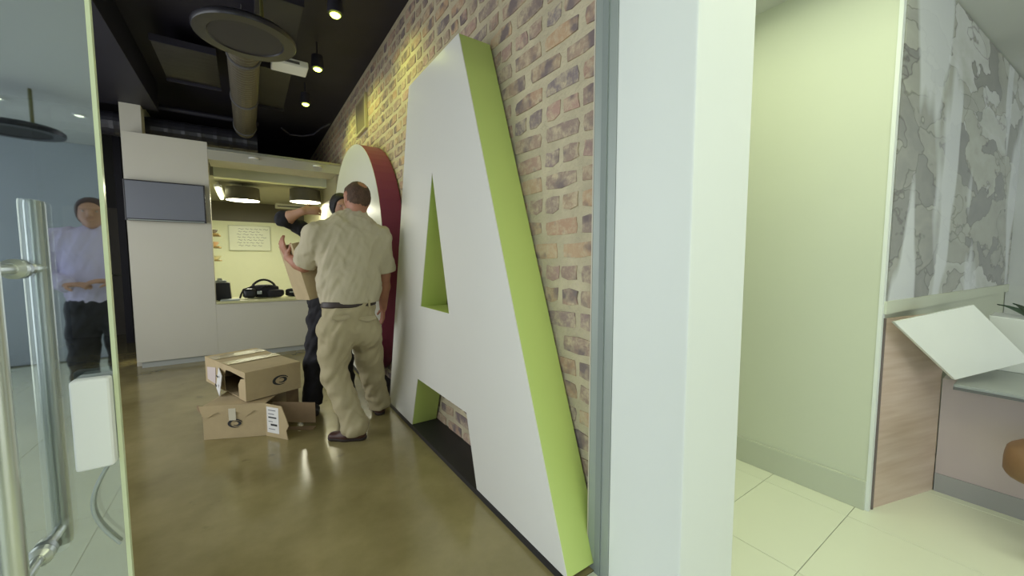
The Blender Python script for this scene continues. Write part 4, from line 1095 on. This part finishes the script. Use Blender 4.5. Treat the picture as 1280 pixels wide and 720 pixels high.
    # --- shirt
    ks = ('pelvis', 'waist', 'chest', 'neck', 'sl', 'sr', 'el', 'er') + (('wl', 'wr') if o.get('long') else ())
    lo3 = np.minimum.reduce([P[k] for k in ks]) - .2; hi3 = np.maximum.reduce([P[k] for k in ks]) + .2
    f = Field(lo3, hi3, .0075)
    f.cone(P['waist'] - [0, 0, .03], P['waist'] + (P['chest'] - P['waist']) * .35, .178 * B, .182 * B, .05, u=lat, ratio=.72)
    f.cone(P['waist'] + (P['chest'] - P['waist']) * .35, P['chest'], .178 * B, .185 * B, .05, u=lat, ratio=.66)
    f.cone(P['chest'], P['chest'] * .35 + P['neck'] * .65, .185 * B, .125 * B, .05, u=lat, ratio=.60)
    f.cone(P['sl'] * .5 + P['chest'] * .15 + P['neck'] * .35, P['sr'] * .5 + P['chest'] * .15 + P['neck'] * .35, .075 * B, .075 * B, .06)
    f.cone(P['neck'] - [0, 0, .05], P['neck'] - [0, 0, .005], .075 * B, .066 * B, .03)
    for s in 'lr':
        S_, E_ = P['s' + s], P['e' + s]
        f.cone(P['chest'] * .35 + S_ * .65, S_, .085 * B, .080 * B, .05)
        if o.get('long'):
            sl_ = o.get('sleeve', 1.0); en = o.get('sleeve_end', .95); f.cone(S_, E_, .076 * B * sl_, .060 * B * sl_, .03); f.cone(E_, P['w' + s] * en + E_ * (1 - en), .060 * B * sl_, .046 * sl_, .02)
        else:
            f.cone(S_, S_ * .12 + E_ * .88, .078 * B, .076 * B, .03)
    f.wrinkle(.007, 15, o.get('seed', .4), .6); f.wrinkle(.0042, 36, 1.1, .8); f.wrinkle(.0028, 75, 3.0, .6)
    f.cut((0, 0, o.get('shirt_hem', P['waist'][2] - .035)), (0, 0, -1))
    if not o.get('long'):
        for s in 'lr':
            S_, E_ = P['s' + s], P['e' + s]; n = nrm(E_ - S_); p = S_ * .06 + E_ * .94
            X, Y, Zz = f.pts((slice(None),) * 3)
            pl_ = (X - p[0]) * n[0] + (Y - p[1]) * n[1] + (Zz - p[2]) * n[2]
            dist = np.sqrt((X - p[0]) ** 2 + (Y - p[1]) ** 2 + (Zz - p[2]) ** 2)
            f.f = np.where(dist < .13, np.maximum(f.f, pl_), f.f).astype(np.float32)
    f.mesh('shirt', o['shirt_m'], root)
    cf = Field(P['neck'] - .13, P['neck'] + .13, .005)
    cf.cone(P['neck'] - [0, 0, .035], P['neck'] + [0, 0, .012], .073 * B, .066 * B, .01); cf.cut(P['neck'] + np.array([0, 0, .012]), (0, 0, 1)).cut(P['neck'] - np.array([0, 0, .04]), (0, 0, -1))
    cf.mesh('collar', o['shirt_m'], root)
    for s in 'lr':
        shoe(root, P['z' + s], P['t' + s], o['shoe_m'])

def W(x, y, Y): return np.array(ony(x, y, Y))
# --- man in khaki, seen from behind, carrying a box
hl_ = np.array(onz(459, 549, 0)); tl_ = np.array(onz(410, 549, 0))
al_ = hl_ * .72 + tl_ * .28; al_[2] = .09
ar_ = W(474, 512, 3.14); ar_[2] = .10
P = dict(pelvis=W(436, 398, 2.84), waist=W(437, 372, 2.84), chest=W(438, 312, 2.86), neck=W(444, 273, 2.87), head=W(446, 247, 2.90),
         sl=W(396, 294, 2.86), sr=W(472, 297, 2.86), el=W(380, 332, 3.00), er=W(480, 343, 2.90), wl=W(360, 322, 3.10), wr=W(479, 385, 3.02),
         hl=W(419, 412, 2.83), hr=W(455, 412, 2.87), kl=W(418, 468, 2.86), kr=W(465, 466, 3.02), al=al_, ar=ar_,
         zl=hl_, tl=tl_, zr=ar_ + np.array([-.01, -.07, -.10]), tr=ar_ + np.array([.03, .19, -.10]))
man = thing('person', 'person in khaki shirt and trousers seen from behind carrying a box', 'person', (float(P['pelvis'][0]), float(P['pelvis'][1]), 0))
person(man, P, dict(fwd=(-.1, 1, 0), look=(-.22, .97, -.05), bulk=1.10, skin=skin_m, hair=hair_brown, hair_g=.003, bald=True, hs=1.06,
       hair_cuts=[((0, .045, 0), (0, 1, -.1)), ((0, 0, -.075), (0, 0, -1)), ((0, .012, -.01), (0, .9, -.45))],
       hand=dict(l=((-.35, .12, .95), (.9, .35, .15), (0, -1, .1), .35), r=((0, .3, -.95), (-1, .1, 0), (0, .9, .3), .4)),
       trouser_m=khaki_trouser, shirt_m=khaki_shirt, shoe_m=leather_brown, belt=True, loops=((-.05, .125), (.09, .12)), pockets=(-.095, .085), hem=.045))
# --- person in black facing him, mostly hidden
Yb = 3.50
P2 = dict(pelvis=W(412, 392, Yb), waist=W(412, 372, Yb), chest=W(414, 312, Yb), neck=W(424, 281, Yb), head=W(427, 258, Yb - .02),
          sl=W(440, 296, Yb), sr=W(390, 292, Yb), el=W(452, 335, Yb - .08), er=W(354, 274, Yb - .12), wl=W(432, 355, Yb - .22), wr=W(378, 264, Yb - .20),
          hl=W(424, 402, Yb), hr=W(401, 402, Yb), kl=W(430, 448, Yb - .02), kr=W(393, 448, Yb - .02))
for s, x in (('l', 433), ('r', 391)):
    a = np.array(onz(x, 503, .02)); a[1] = Yb + .02; a[0] = W(x, 490, Yb)[0]; a[2] = .09
    P2['a' + s] = a; P2['z' + s] = a + np.array([0, .07, -.09]); P2['t' + s] = a + np.array([-.02, -.18, -.09])
p2 = thing('person', 'person in black with raised bent arm standing behind the khaki man', 'person', (float(P2['pelvis'][0]), float(P2['pelvis'][1]), 0))
person(p2, P2, dict(fwd=(0, -1, 0), look=(.1, -1, -.1), bulk=.94, skin=skin2_m, hair=hair_black, hair_g=.014, hs=.98, h=.007,
       hair_cuts=[((0, .06, 0), (0, 1, -.4)), ((0, 0, -.08), (0, 0, -1))],
       hand=dict(l=((-.6, -.3, .5), (-.3, 0, .9), (0, -1, 0), .5), r=((.95, .1, .15), (.1, .9, -.3), (0, -.2, 1), .6)),
       trouser_m=black_cloth, shirt_m=black_cloth, shoe_m=mat('shoe_black', (.015, .014, .015), .4), long=True, sleeve=.86, sleeve_end=.45, hem=.05, shirt_hem=float(P2['pelvis'][2] - .02)))
# --- person in lilac shirt in the lobby, mirrored in the glass door
bx, by = -0.93, -2.15
def L3(x, y, z): return np.array([bx + x, by + y, z])
P3_ = dict(pelvis=L3(0, 0, .92), waist=L3(0, 0, 1.04), chest=L3(0, .01, 1.30), neck=L3(0, .01, 1.46), head=L3(0, .03, 1.60),
           sl=L3(-.18, .0, 1.40), sr=L3(.18, .0, 1.40), el=L3(-.25, -.02, 1.12), er=L3(.25, -.02, 1.12), wl=L3(-.12, .2, 1.08), wr=L3(.12, .2, 1.10),
           hl=L3(-.09, 0, .88), hr=L3(.09, 0, .88), kl=L3(-.10, .02, .48), kr=L3(.11, .03, .48), al=L3(-.11, -.01, .09), ar=L3(.12, .02, .09))
for s in 'lr':
    P3_['z' + s] = P3_['a' + s] + np.array([0, -.07, -.09]); P3_['t' + s] = P3_['a' + s] + np.array([0, .18, -.09])
p3 = thing('person', 'person in lilac shirt and black trousers mirrored in the glass door', 'person', (bx, by, 0))
person(p3, P3_, dict(fwd=(0, 1, 0), look=(.1, 1, 0), bulk=.96, skin=skin2_m, hair=mat('hair_mid', srgb(84, 64, 60), .7, var=.3, scale=50), hair_g=.012, hs=1.0, h=.007,
       hair_cuts=[((0, .055, 0), (0, 1, -.45)), ((0, 0, -.08), (0, 0, -1))],
       hand=dict(l=((.9, .4, 0), (0, -.2, -1), (0, 1, 0), .4), r=((-.9, .4, 0), (0, -.2, -1), (0, 1, 0), .4)),
       trouser_m=black_cloth, shirt_m=lilac_cloth, shoe_m=MATS['shoe_black'], long=True, hem=.05, shirt_hem=.86))
